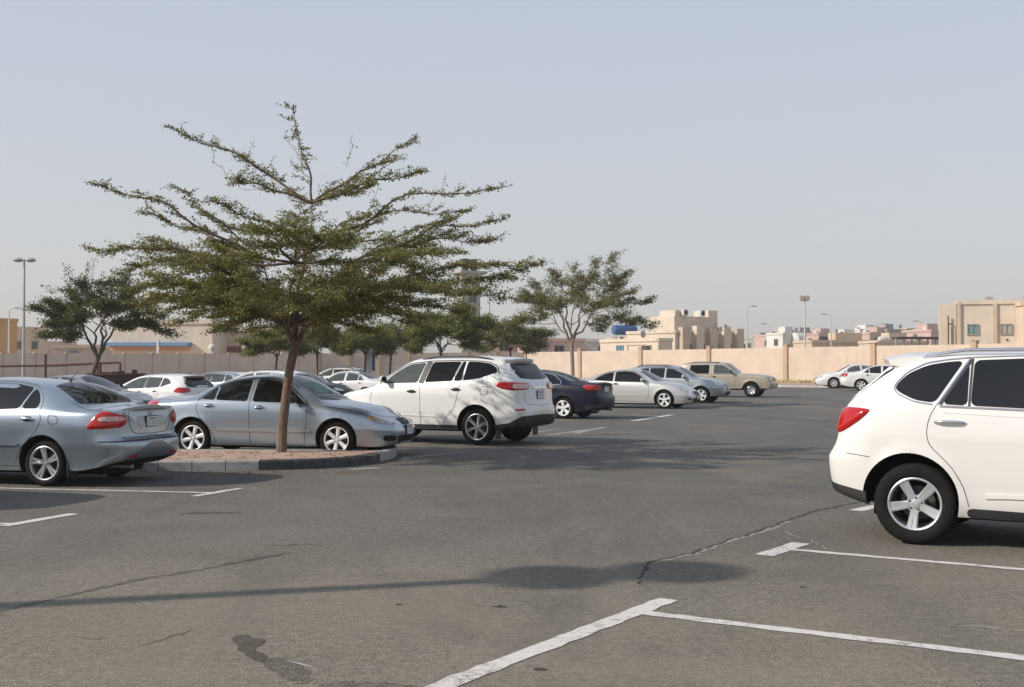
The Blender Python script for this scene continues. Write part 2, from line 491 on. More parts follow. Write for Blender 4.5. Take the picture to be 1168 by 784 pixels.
def make_plate(root, bvhs, mode, y0, z0, w, h, M, dark_frame=True, tilt=0):
    """licence plate lying on the shell at view position (y0,z0)"""
    hit, d = bvhs.ray(mode, y0, z0)
    mb = MB(); n = -d
    # plate plane, perpendicular to d
    up = Vector((0, 0, 1)); side = up.cross(n).normalized()
    def quad(cy, cz, ww, hh, off, mi, th=.012):
        V = []
        for o in (off, off - th):
            for sy, sz in ((-1, -1), (1, -1), (1, 1), (-1, 1)):
                V.append(hit + side * (cy + sy * ww / 2) + up * (cz + sz * hh / 2) + n * o)
        mb.add(V, [(0, 1, 2, 3), (7, 6, 5, 4), (0, 4, 5, 1), (1, 5, 6, 2), (2, 6, 7, 3), (3, 7, 4, 0)], mi)
    quad(0, 0, w + .02, h + .02, .016, 2, .05); quad(0, 0, w, h, .02, 0)
    # row of embossed figures and a smaller row above, too small to read in the photo
    def seg(cx, cz, s, on):
        t = s * .16
        segs = {'a': (0, s, s * .7, t), 'g': (0, 0, s * .7, t), 'd': (0, -s, s * .7, t), 'b': (s * .35, s / 2, t, s), 'c': (s * .35, -s / 2, t, s), 'f': (-s * .35, s / 2, t, s), 'e': (-s * .35, -s / 2, t, s)}
        for q in on:
            a, b, c, dd = segs[q]; quad(cx + a, cz + b, c, dd, .0215, 1, .0015)
    digs = ['bc', 'abged', 'abgcd', 'fgbc', 'afgcd']
    rr = random.Random(int((y0 + z0) * 1000) + int(w * 777))
    s = h * .22
    for i in range(5): seg(-w * .36 + i * w * .18, -h * .14, s * .8, rr.choice(digs))
    quad(0, h * .30, w * .6, h * .1, .0213, 1, .0013)
    return mb.build('licence_plate', [M['plate'], M['plate_ink'], M['plastic']], root)

def build_car(S, M, name, label, cat, loc, rz, group=None, res=1.0):
    """all parts of one car; the car's origin is on the ground under the middle of the wheelbase, nose along +x"""
    root = empty(name, loc, rz, label, cat, group)
    P = S['paint']; W = S['W'] / 2; L = S['L']
    body, bvh = car_body(S, [P, M['dark']], root, res)
    K = Skin(bvh)
    parts = [body]
    sides = [('L', 1), ('R', -1)]
    def each_side(fn):
        for md, sg in sides: fn(md, sg)
    # panel gaps
    for mode, line in [(md, ln) for ln in S.get('seams', []) for md, sg in sides] + list(S.get('gaps2', [])):
        q = MB(); K.ribbon(line, mode, S.get('gap', .009), .0015, mb=q); parts.append(q.build('panel_gap', M['seam'], root))
    # window surrounds
    for line, wid, mk, *cl in S.get('trims', []):
        for md, sg in sides:
            t = MB(); K.ribbon(line, md, wid, .008, step=.025, mb=t, close=bool(cl and cl[0]), thick=.01); parts.append(t.build('window_trim', M[mk], root))
    for poly, mk in S['side_windows']:
        for md, sg in sides:
            parts.append(K.patch('side_window', poly, md, M[mk], root, .0045, .09, 1))
    wsb = S['windscreen']; parts.append(K.patch('windscreen', wsb['poly'], 'top', M[wsb.get('mat', 'glass')], root, .005, .08, 2))
    if wsb.get('sunshade'):
        parts.append(K.patch('sunshade', wsb['sunshade'], 'top', M['shade'], root, .0075, .08, 2))
    rw = S['rear_window']; parts.append(K.patch('rear_window', rw['poly'], rw.get('mode', 'top'), M[rw.get('mat', 'glass')], root, .005, .08, 2))
    for (nm, mode, poly, mk, off, *r) in S.get('patches', []):
        both = r[0] if r else False; puff = r[1] if len(r) > 1 else 0; child = r[2] if len(r) > 2 else None
        modes = [(mode, poly)]
        if both:
            if mode in ('front', 'rear'): modes.append((mode, mirror_y(poly)))
            elif mode == 'L': modes.append(('R', poly))
            elif isinstance(mode, tuple): modes.append((('cyl', mode[1], -mode[2]), [(-a, z) for a, z in poly]))
            elif mode == 'top': modes.append(('top', [(a, -b) for a, b in poly]))
        grid = (1.6, .022) if isinstance(mode, tuple) else .05
        for md, pl in modes:
            po = K.patch(nm, pl, md, M[mk] if isinstance(mk, str) else mk, root, off, grid, S.get('psmooth', 2) if nm != 'bumper_trim' else 0, puff=puff)
            parts.append(po)
            if child:
                for cn, cpoly, cmk, coff in child:
                    if md != mode: 
                        cpoly = [(-a, z) for a, z in cpoly] if md not in ('R',) else cpoly
                    co = K.patch(cn, cpoly, md, M[cmk], po, off + puff + coff, grid, 2, puff=.002)
    for (nm, mode, line, wid, mk, off, both) in S.get('strips', []):
        modes = [(mode, line)]
        if both:
            if mode == 'L': modes.append(('R', line))
            elif isinstance(mode, tuple): modes.append((('cyl', mode[1], -mode[2]), [(-a, z) for a, z in line]))
            elif mode in ('front', 'rear'): modes.append((mode, mirror_y(line)))
        for md, ln in modes:
            t = MB(); st = 3.0 if isinstance(mode, tuple) else .05
            K.ribbon(ln, md, wid, off, step=st, mb=t, thick=.01); parts.append(t.build(nm, M[mk] if isinstance(mk, str) else mk, root, True, 50))
    # door handles
    for (hx, hz, hw, mk) in S.get('handles', []):
        for md, sg in sides:
            h, d = K.ray(md, hx, hz); mb = MB()
            q = MB()
            pts = []
            for k in range(7):
                t = k / 6 * 2 - 1
                pts.append(Vector((hx + t * hw / 2, h.y + sg * (.012 + .022 * (1 - t**4)), hz + .004 * (1 - t * t))))
            q.tube(pts, [.008, .012, .013, .013, .013, .012, .008], 8)
            q.v = [(x, y, hz + (z - hz) * 1.25) for x, y, z in q.v]
            # recess behind
            parts.append(q.build('door_handle', M[mk] if isinstance(mk, str) else mk, root, True, 60))
            rc = K.patch('handle_recess', [(hx - hw * .32, hz - .032), (hx + hw * .32, hz - .032), (hx + hw * .32, hz + .034), (hx - hw * .32, hz + .034)], md, M['seam'] if not S.get('recess_paint') else P, parts[-1], .001, .05, 2)
    # mirrors
    if S.get('mirror'):
        mx, mz, mk = S['mirror'][:3]; ms = S['mirror'][3] if len(S['mirror']) > 3 else 1
        for md, sg in sides:
            h, d = K.ray(md, mx, mz - .03)
            bm = bmesh.new(); bmesh.ops.create_icosphere(bm, subdivisions=3, radius=1)
            for v in bm.verts:
                c = v.co
                x = c.x * .07 if c.x > 0 else max(c.x, -.35) * .07
                v.co = Vector((mx - .02 + x * ms, h.y + sg * (.14 + c.y * .115) * ms, mz + .05 + c.z * .075 * ms * (1 + .15 * c.y * sg)))
            me = bpy.data.meshes.new('side_mirror'); bm.to_mesh(me); bm.free()
            me.materials.append(M[mk] if isinstance(mk, str) else mk)
            me.polygons.foreach_set('use_smooth', [True] * len(me.polygons))
            mo = link(bpy.data.objects.new('side_mirror', me), root); parts.append(mo)
            q = MB(); q.tube([(mx + .01, h.y - sg * .03, mz - .02), (mx, h.y + sg * .07, mz + .02)], .025, 8); q.build('mirror_arm', M['plastic'], mo, True)
            g = MB(); 
            ring = [(mx - .02 - .0255 * ms, h.y + sg * (.14 + .095 * math.cos(a)) * ms, mz + .05 + .058 * math.sin(a) * ms) for a in [2 * PI * i / 16 for i in range(16)]]
            g.add(ring, [tuple(range(16))]); g.build('mirror_glass', M['glass'], mo)
    # wheels
    rim, tyre = wheel_meshes(S['R'], S['Rr'], S.get('tw', .215), S['spokes'], M, M[S.get('alloy', 'alloy')])
    for xw in (S['xr'], S['xf']):
        for sg in (1, -1):
            o = bpy.data.objects.new('wheel', rim); link(o, root)
            o.location = (xw, sg * (W - S.get('inset', .035) - S.get('tw', .215) / 2), S['R'])
            o.rotation_euler = (0, (xw * 1.7 + sg) % .9, 0 if sg > 0 else PI)
            t = bpy.data.objects.new('tyre', tyre); link(t, o); parts.append(o)
    # plates
    for (mode, y0, z0, pw, ph) in S.get('plates', []): parts.append(make_plate(root, K, mode, y0, z0, pw, ph, M))
    # underbody
    ub = MB(); zz = float(curve(S['low'])(L / 2))
    ub.box((L / 2, 0, zz - .01), (L * .8, S['W'] * .52, .08)); ub.tube([(S['xr'], -W + .2, S['R'] - .02), (S['xr'], W - .2, S['R'] - .02)], .045)
    ub.tube([(S['xf'], -W + .2, S['R'] - .02), (S['xf'], W - .2, S['R'] - .02)], .04)
    parts.append(ub.build('underbody', M['dark'], root))
    if S.get('exhaust'):
        for yy in S['exhaust']:
            e = MB(); e.tube([(.42, yy, .27), (.02, yy, .26)], .03, 12); parts.append(e.build('exhaust_pipe', M['alloy_dark'], root, True))
    if S.get('flaps'):
        for xw in (S['xr'],):
            for sg in (1, -1):
                e = MB(); e.box((xw - S['Ra'] - .01, sg * (W - .13), .27), (.02, .22, .26), bev=.004); parts.append(e.build('mud_flap', M['plastic'], root))
    if S.get('rails'):
        x0, x1, yy, rise, mk = S['rails']
        for sg in (1, -1):
            e = MB(); pts = []; N = 14
            for k in range(N + 1):
                t = k / N; x = x0 + (x1 - x0) * t; hh, _ = K.ray('top', x, sg * yy)
                pts.append(Vector((x, sg * yy, hh.z + rise * min(1, 5 * t, 5 * (1 - t)) + .004)))
            e.tube(pts, [.012] + [.018] * (N - 1) + [.012], 8)
            parts.append(e.build('roof_rail', M[mk], root, True, 60))
    if S.get('antenna'):
        ax, al, tilt = S['antenna']; h, _ = K.ray('top', ax, 0); e = MB()
        e.lathe([(.0, .03), (.018, .02), (.025, 0)], 10, 0, 'z', tuple(h)); e.tube([h + Vector((0, 0, .02)), h + Vector((-tilt * al, 0, al))], .004, 6)
        parts.append(e.build('antenna', M['plastic'], root, True))
    for fn in S.get('extra', []): parts += fn(root, K, M, S) or []
    # move origin to the middle of the wheelbase
    off = Vector(((S['xr'] + S['xf']) / 2, 0, 0))
    seen = set()
    for o in root.children:
        o.location = Vector(o.location) - off
        for c in o.children:
            if o.name.split('.')[0] != 'wheel': pass
    return root

def place_by_rear_wheel(S, px, py, deg, side=-1):
    """location so that the near rear wheel stands at the photo's ground point"""
    p = ground(px, py); return place_from_wheel(S, p, deg, S['xr'], side)
def place_from_wheel(S, p, deg, xw, side):
    a = R_(deg); f = Vector((math.cos(a), math.sin(a), 0)); l = Vector((-math.sin(a), math.cos(a), 0))
    mid = (S['xr'] + S['xf']) / 2
    return p - f * (xw - mid) - l * side * (S['W'] / 2 - .1), a
# ================================================================ CAR SPECIFICATIONS (metres; x from the rear end, z from the ground)
def spoiler_fn(x_tip, x_root, z, hw, mat, th=.045, drop=.0):
    def fn(root, K, M, S):
        mb = MB(); V = []; F = []; N = 12
        for i in range(N + 1):
            t = i / N * 2 - 1; y = t * hw; e = abs(t) ** 4
            h, _ = K.ray('top', x_root, y * .97); zr = h.z
            xt = x_tip + e * .12; zt = z - .03 * t * t
            V += [(x_root, y, zr + .004), ((x_root + xt) / 2, y, max(zr, zt) * .5 + (zr + zt) / 4 + .012), (xt, y, zt), (xt + .02, y, zt - th), (x_root - .02, y, zt - th * 1.4 - drop)]
        for i in range(N):
            for j in range(4): F.append((i * 5 + j, i * 5 + j + 1, (i + 1) * 5 + j + 1, (i + 1) * 5 + j))
            F.append((i * 5 + 4, i * 5, (i + 1) * 5, (i + 1) * 5 + 4))
        F.append(tuple(range(5))); F.append(tuple(N * 5 + j for j in range(4, -1, -1)))
        mb.add(V, F); o = mb.build('spoiler', mat, root, True, 40)
        s = MB(); s.box((x_tip + .032, 0, z - th - .012), (.014, .26, .014)); b = s.build('brake_light', M['tail'], o)
        return [o]
    return fn
def emblem_fn(mode, a, b, r, kind):
    """chrome badge: a ring or an oval with an upright-and-bar mark inside"""
    def fn(root, K, M, S):
        h, d = K.ray(mode, a, b); mb = MB(); n = -d; up = Vector((0, 0, 1)); sd = up.cross(n)
        def P(u, v): return h + n * .016 + sd * u + up * v
        if kind == 'ring':
            mb.tube([P(r * math.cos(t), r * math.sin(t)) for t in [2 * PI * i / 20 for i in range(21)]], r * .13, 6)
            for i in range(3):
                t = PI / 2 + i * 2 * PI / 3; mb.tube([P(0, 0), P(r * math.cos(t), r * math.sin(t))], r * .09, 6)
        elif kind == 'H':
            mb.tube([P(-r * .62, -r * .8), P(-r * .85, r * .9)], r * .16, 6); mb.tube([P(r * .62, -r * .8), P(r * .85, r * .9)], r * .16, 6)
            mb.tube([P(-r * .7, 0), P(r * .7, 0)], r * .16, 6)
            mb.tube([P(r * 1.15 * math.cos(t), r * 1.1 * math.sin(t)) for t in [2 * PI * i / 20 for i in range(21)]], r * .1, 6)
        else:
            mb.tube([P(r * 1.3 * math.cos(t), r * .8 * math.sin(t)) for t in [2 * PI * i / 20 for i in range(21)]], r * .12, 6)
        return [mb.build('emblem', M['chrome'], root, True, 60)]
    return fn
def wiper_fn(pts):
    def fn(root, K, M, S):
        mb = MB()
        for a, b in pts:
            P = []
            for t in (0, .25, .5, .75, 1):
                x = a[0] + (b[0] - a[0]) * t; y = a[1] + (b[1] - a[1]) * t
                h, _ = K.ray('top', x, y); P.append(h + Vector((.008, 0, .022)))
            mb.tube(P, .007, 6)
        return [mb.build('wiper', M['plastic'], root)]
    return fn

def sedan(paintm, **k):
    L = k.get('L', 4.75); xr = k.get('xr', 1.05); xf = k.get('xf', 3.76)
    S = dict(paint=paintm, L=L, W=1.8, xr=xr, xf=xf, R=.322, Rr=.205, Ra=.375, peak=.6, tucklo=.05, tuckhi=.025, flare=.014, crown=.055,
        top=[(0, 1.02), (.12, 1.045), (.55, 1.06), (.85, 1.085), (1.2, 1.235), (1.6, 1.385), (1.95, 1.445), (2.4, 1.465), (2.72, 1.43), (3.1, 1.245), (3.5, 1.02), (3.62, .99), (4.0, .94), (4.4, .85), (4.62, .76), (4.75, .68)],
        belt=[(0, .90), (.5, .95), (1.2, .985), (2.2, .965), (3.3, .92), (3.8, .86), (4.4, .73), (4.75, .60)],
        low=[(0, .33), (.3, .25), (.8, .20), (4.0, .19), (4.6, .19), (4.75, .22)],
        plan=[(0, .67), (.07, .76), (.22, .84), (.55, .885), (1.1, .90), (3.5, .90), (4.05, .88), (4.4, .82), (4.62, .73), (4.75, .60)],
        topw=[(0, .60), (.85, .68), (1.3, .61), (1.8, .555), (2.6, .555), (3.0, .62), (3.45, .73), (4.2, .70), (4.75, .45)],
        rear=[(.2, .12), (.35, .04), (.5, 0), (.60, 0), (.68, .05), (.95, .07), (1.05, .05)],
        front=[(.18, .09), (.3, .02), (.45, 0), (.58, .03), (.68, .10), (.8, .2)],
        crease=[(.50, .010, .022), (.86, .006, .03)],
        side_windows=[([(1.21, 1.02), (1.33, 1.13), (1.47, 1.24), (1.465, 1.005)], 'glass'),
                      ([(1.49, 1.005), (1.51, 1.255), (1.77, 1.33), (2.10, 1.365), (2.09, .985)], 'glass'),
                      ([(2.19, .98), (2.21, 1.365), (2.58, 1.335), (2.80, 1.24), (3.12, 1.00), (3.16, .955)], 'glass')],
        trims=[([(1.16, 1.0), (1.30, 1.14), (1.5, 1.275), (1.78, 1.355), (2.15, 1.392), (2.58, 1.365), (2.83, 1.26), (3.22, .96)], .02, 'plastic')],
        windscreen=dict(poly=[(2.76, -.50), (2.70, 0), (2.76, .50), (3.08, .60), (3.40, .69), (3.50, .4), (3.56, 0), (3.50, -.4), (3.40, -.69), (3.08, -.60)]),
        rear_window=dict(poly=[(1.68, .46), (1.72, 0), (1.68, -.46), (1.25, -.55), (.98, -.61), (.90, -.3), (.88, 0), (.90, .3), (.98, .61), (1.25, .55)]),
        seams=[[(1.17, 1.0), (1.12, .86), (1.20, .70), (1.38, .52), (1.48, .36), (1.5, .23)], [(2.15, 1.39), (2.14, .95), (2.16, .22)], [(3.22, .95), (3.22, .55), (3.16, .22)],
               [(1.17, .24), (2.2, .225), (3.2, .225)]],
        gaps2=[('top', [(.10, -.62), (.45, -.66), (.80, -.67)]), ('top', [(.10, .62), (.45, .66), (.80, .67)]),
               ('top', [(3.5, -.76), (4.0, -.72), (4.4, -.62), (4.55, -.4), (4.6, 0), (4.55, .4), (4.4, .62), (4.0, .72), (3.5, .76)])],
        patches=[], strips=[('side_moulding', 'L', [(1.47, .50), (2.3, .49), (3.25, .48)], .028, paintm, .014, True)],
        handles=[(1.38, .90, .21, paintm), (2.34, .875, .21, paintm)], mirror=(3.02, 1.0, paintm),
        spokes=dict(kind='bar', n=6, w0=.05, wm=.085, w1=.11, dish=.2), alloy='alloy_white',
        plates=[('rear', 0, .82, .34, .16), ('front', 0, .48, .34, .13)])
    # lamps: cylinder axes sit inside the corners
    S['patches'] += [('taillight', ('cyl', .55, .42), [(112, .93), (125, .985), (150, .99), (182, .97), (182, .83), (150, .80), (122, .80)], 'tail', .006, True, .012),
                     ('headlight', ('cyl', 4.05, .30), [(57, .72), (44, .745), (25, .70), (12, .635), (12, .575), (30, .58), (48, .63)], 'lens', .006, True, .01),
                     ('grille', 'front', [(-.30, .66), (.30, .66), (.27, .56), (-.27, .56)], 'plastic', .006),
                     ('air_intake', 'front', [(-.42, .33), (.42, .33), (.36, .25), (-.36, .25)], 'dark', .004)]
    S.update(k); return S

def all_specs(M):
    out = {}
    silver = paint('silver_blue_paint', (.41, .47, .525), .75, .10, .26)
    silver2 = paint('warm_silver_paint', (.60, .60, .58), .5, .25, .32)
    silver3 = paint('cool_silver_paint', (.35, .39, .42), .6, .28, .34)
    dusty = paint('silver_old_paint', (.34, .40, .455), .75, .10, .26)
    white = paint('warm_white_paint', (.735, .715, .68), 0, .18, .3)
    white2 = paint('white_paint', (.74, .735, .72), 0, .22, .32)
    navy = paint('navy_paint', (.005, .0065, .020), .0, .02, .35, .15)
    beige = paint('beige_paint', (.37, .325, .25), .25, .3, .4)
    grey = paint('grey_paint', (.30, .31, .32), .5, .3, .35)
    M['body_white'] = white
    # ---- silver sedan parked behind the island
    acc = sedan(silver, mirror=(3.02, .98, 'plastic'), Rr=.222, spokes=dict(kind='bar', n=6, w0=.045, wm=.066, w1=.095, dish=.14, hub=.06))
    acc['windscreen'] = dict(poly=acc['windscreen']['poly'], sunshade=[(2.98, -.46), (2.95, .0), (3.02, .26), (3.26, .30), (3.36, 0), (3.32, -.34), (3.22, -.52)], mat='glass')
    acc['patches'] = [acc['patches'][0],
        ('headlight', ('cyl', 4.0, .30), [(61, .735), (48, .745), (30, .71), (13, .655), (11, .60), (28, .595), (46, .62), (55, .67)], 'lens', .008, True, .012,
            [('turn_signal', [(59, .728), (50, .735), (46, .66), (55, .675)], 'amber', .003)]),
        ('grille', 'front', [(-.27, .685), (.27, .685), (.22, .57), (-.22, .57)], 'plastic', .008),
        ('air_intake', 'front', [(-.50, .37), (-.42, .39), (.42, .39), (.50, .37), (.44, .27), (-.44, .27)], 'dark', .004),
        ('fog_lamp_recess', ('cyl', 4.0, .30), [(38, .40), (22, .40), (16, .37), (18, .30), (36, .30)], 'dark', .004, True)]
    acc['strips'] = [('side_moulding', 'L', [(1.52, .475), (2.3, .465), (3.3, .46)], .026, silver, .016, True),
        ('window_visor', 'L', [(1.47, 1.25), (1.78, 1.352), (2.13, 1.39)], .04, 'plastic', .012, True), ('window_visor', 'L', [(2.22, 1.39), (2.58, 1.362), (2.83, 1.255), (2.98, 1.14)], .04, 'plastic', .012, True),
        ('grille_slat', 'front', [(-.25, .655), (.25, .655)], .008, 'plastic', .014, False), ('grille_slat', 'front', [(-.23, .625), (.23, .625)], .008, 'plastic', .014, False), ('grille_slat', 'front', [(-.21, .595), (.21, .595)], .008, 'plastic', .014, False)]
    acc['plates'] = [('front', 0, .47, .33, .15), ('rear', 0, .82, .33, .15)]
    acc['extra'] = [emblem_fn('front', 0, .63, .04, 'H'), wiper_fn([((3.47, .55), (3.30, -.05)), ((3.52, -.02), (3.36, -.58))])]
    out['island_sedan'] = acc
    pale = dict(acc); pale['paint'] = white2; pale['windscreen'] = dict(poly=acc['windscreen']['poly'], mat='glass'); out['pale_sedan'] = pale
    # ---- grey-blue old sedan at the left edge
    mb = sedan(dusty, L=4.75, xr=1.10, xf=3.82, R=.312, Rr=.222, Ra=.37,
        top=[(0, 1.045), (.06, 1.065), (.2, 1.06), (.45, 1.065), (.62, 1.09), (.9, 1.25), (1.25, 1.385), (1.6, 1.425), (2.2, 1.45), (2.65, 1.42), (3.05, 1.25), (3.45, 1.02), (3.62, .985), (4.1, .93), (4.5, .83), (4.75, .68)],
        belt=[(0, .985), (.45, .995), (1.2, 1.0), (2.2, .985), (3.3, .93), (3.8, .87), (4.4, .74), (4.75, .60)],
        topw=[(0, .66), (.5, .68), (.9, .62), (1.3, .575), (2.4, .565), (3.0, .63), (3.45, .73), (4.2, .70), (4.75, .45)],
        rear=[(.2, .16), (.30, .10), (.40, .01), (.5, 0), (.60, .01), (.66, .075), (.85, .085), (1.0, .07), (1.07, .02)],
        crease=[(.56, .006, .03), (.80, .004, .05)],
        side_windows=[([(1.235, 1.04), (1.225, 1.12), (1.30, 1.235), (1.395, 1.305), (1.475, 1.035)], 'glass'),
                      ([(1.515, 1.035), (1.43, 1.315), (1.75, 1.365), (2.10, 1.375), (2.10, 1.01)], 'glass'),
                      ([(2.19, 1.005), (2.19, 1.375), (2.52, 1.345), (2.78, 1.235), (3.14, .97)], 'glass')],
        trims=[([(1.495, 1.02), (1.41, 1.32)], .016, 'chrome'), ([(1.18, 1.03), (1.19, 1.13), (1.27, 1.25), (1.42, 1.345), (1.75, 1.395), (2.15, 1.405), (2.55, 1.375), (2.82, 1.25), (3.22, .96)], .016, 'alloy_dark'), ([(1.21, 1.018), (2.15, .99), (3.15, .95)], .014, 'alloy_dark')],
        rear_window=dict(poly=[(1.20, .50), (1.24, 0), (1.20, -.50), (.95, -.565), (.74, -.62), (.66, -.3), (.63, 0), (.66, .3), (.74, .62), (.95, .565)]),
        seams=[[(1.19, 1.02), (1.12, .90), (1.20, .73), (1.36, .58), (1.46, .49), (1.53, .31)], [(2.15, 1.40), (2.14, .98), (2.16, .25)], [(3.22, .95), (3.22, .55), (3.16, .25)],
               [(1.45, .27), (2.2, .26), (3.2, .25)], [(1.02, .945), (.87, .945), (.865, .845), (.875, .835), (1.01, .835), (1.02, .85), (1.02, .945)]],
        strips=[('side_moulding', 'L', [(1.47, .555), (2.3, .545), (3.25, .535)], .032, dusty, .014, True),
                ('bumper_moulding', ('cyl', .55, .35), [(118, .605), (140, .61), (170, .612), (212, .612)], .016, 'plastic', .006, True),
                ('trunk_seam', 'rear', [(-.50, 1.0), (-.50, .86), (-.42, .70), (.0, .685), (.42, .70), (.50, .86), (.50, 1.0)], .008, 'seam', .002, False),
                ('rear_fog_lamp', ('cyl', .55, .35), [(160, .40), (176, .40)], .035, 'tail', .006, True)],
        handles=[(1.34, .90, .20, 'chrome'), (2.34, .885, .20, 'chrome')],
        spokes=dict(kind='twin', n=5, w0=.036, wm=.034, w1=.042, spread=.17, spread1=.13, dish=.15, hub=.062), alloy='alloy', exhaust=[.45], flaps=True, antenna=(1.32, .13, .9))
    mb['patches'] = [('taillight', ('cyl', .60, .40), [(108, .775), (113, .86), (122, .955), (132, 1.015), (143, .995), (154, .965), (163, .94), (167, .885), (163, .825), (154, .79), (130, .775)], 'tail', .008, True, .016,
                      [('lens_white', [(124, .88), (126, .935), (144, .94), (158, .93), (162, .88), (144, .875)], 'tail_white', .004)]),
                     mb['patches'][1], mb['patches'][2], mb['patches'][3],
                     ('plate_recess', 'rear', [(-.34, .93), (.34, .93), (.31, .77), (-.31, .77)], 'plastic', .002),
                     ('lower_apron', 'rear', [(-.46, .36), (.46, .36), (.42, .27), (-.42, .27)], 'plastic', .003)]
    mb['patches'][4] = ('plate_recess', 'rear', [(-.34, .93), (.34, .93), (.31, .77), (-.31, .77)], grey, .002)
    mb['plates'] = [('rear', 0, .85, .26, .135), ('front', 0, .48, .34, .13)]
    def lip(root, K, M, S):
        mbb = MB(); V = []; F = []; N = 16
        for i in range(N + 1):
            t = i / N * 2 - 1; y = t * .60
            h, _ = K.ray('top', .19 + .06 * t * t, y); hh, _ = K.ray('top', .05 + .12 * t * t, y)
            V += [(h.x + .02, y, h.z - .004), (h.x - .09, y, h.z + .018 * (1 - t**4)), (h.x - .165, y, h.z + .012), (h.x - .165, y, h.z - .028), (h.x - .06, y, h.z - .03)]
        for i in range(N):
            for j in range(4): F.append((i * 5 + j, i * 5 + j + 1, (i + 1) * 5 + j + 1, (i + 1) * 5 + j))
            F.append((i * 5 + 4, i * 5, (i + 1) * 5, (i + 1) * 5 + 4))
        F.append(tuple(range(5))); F.append(tuple(N * 5 + j for j in range(4, -1, -1)))
        mbb.add(V, F); return [mbb.build('spoiler', dusty, root, True, 50)]
    mb['extra'] = [lip, emblem_fn('rear', 0, .975, .036, 'ring')]
    out['edge_sedan'] = mb
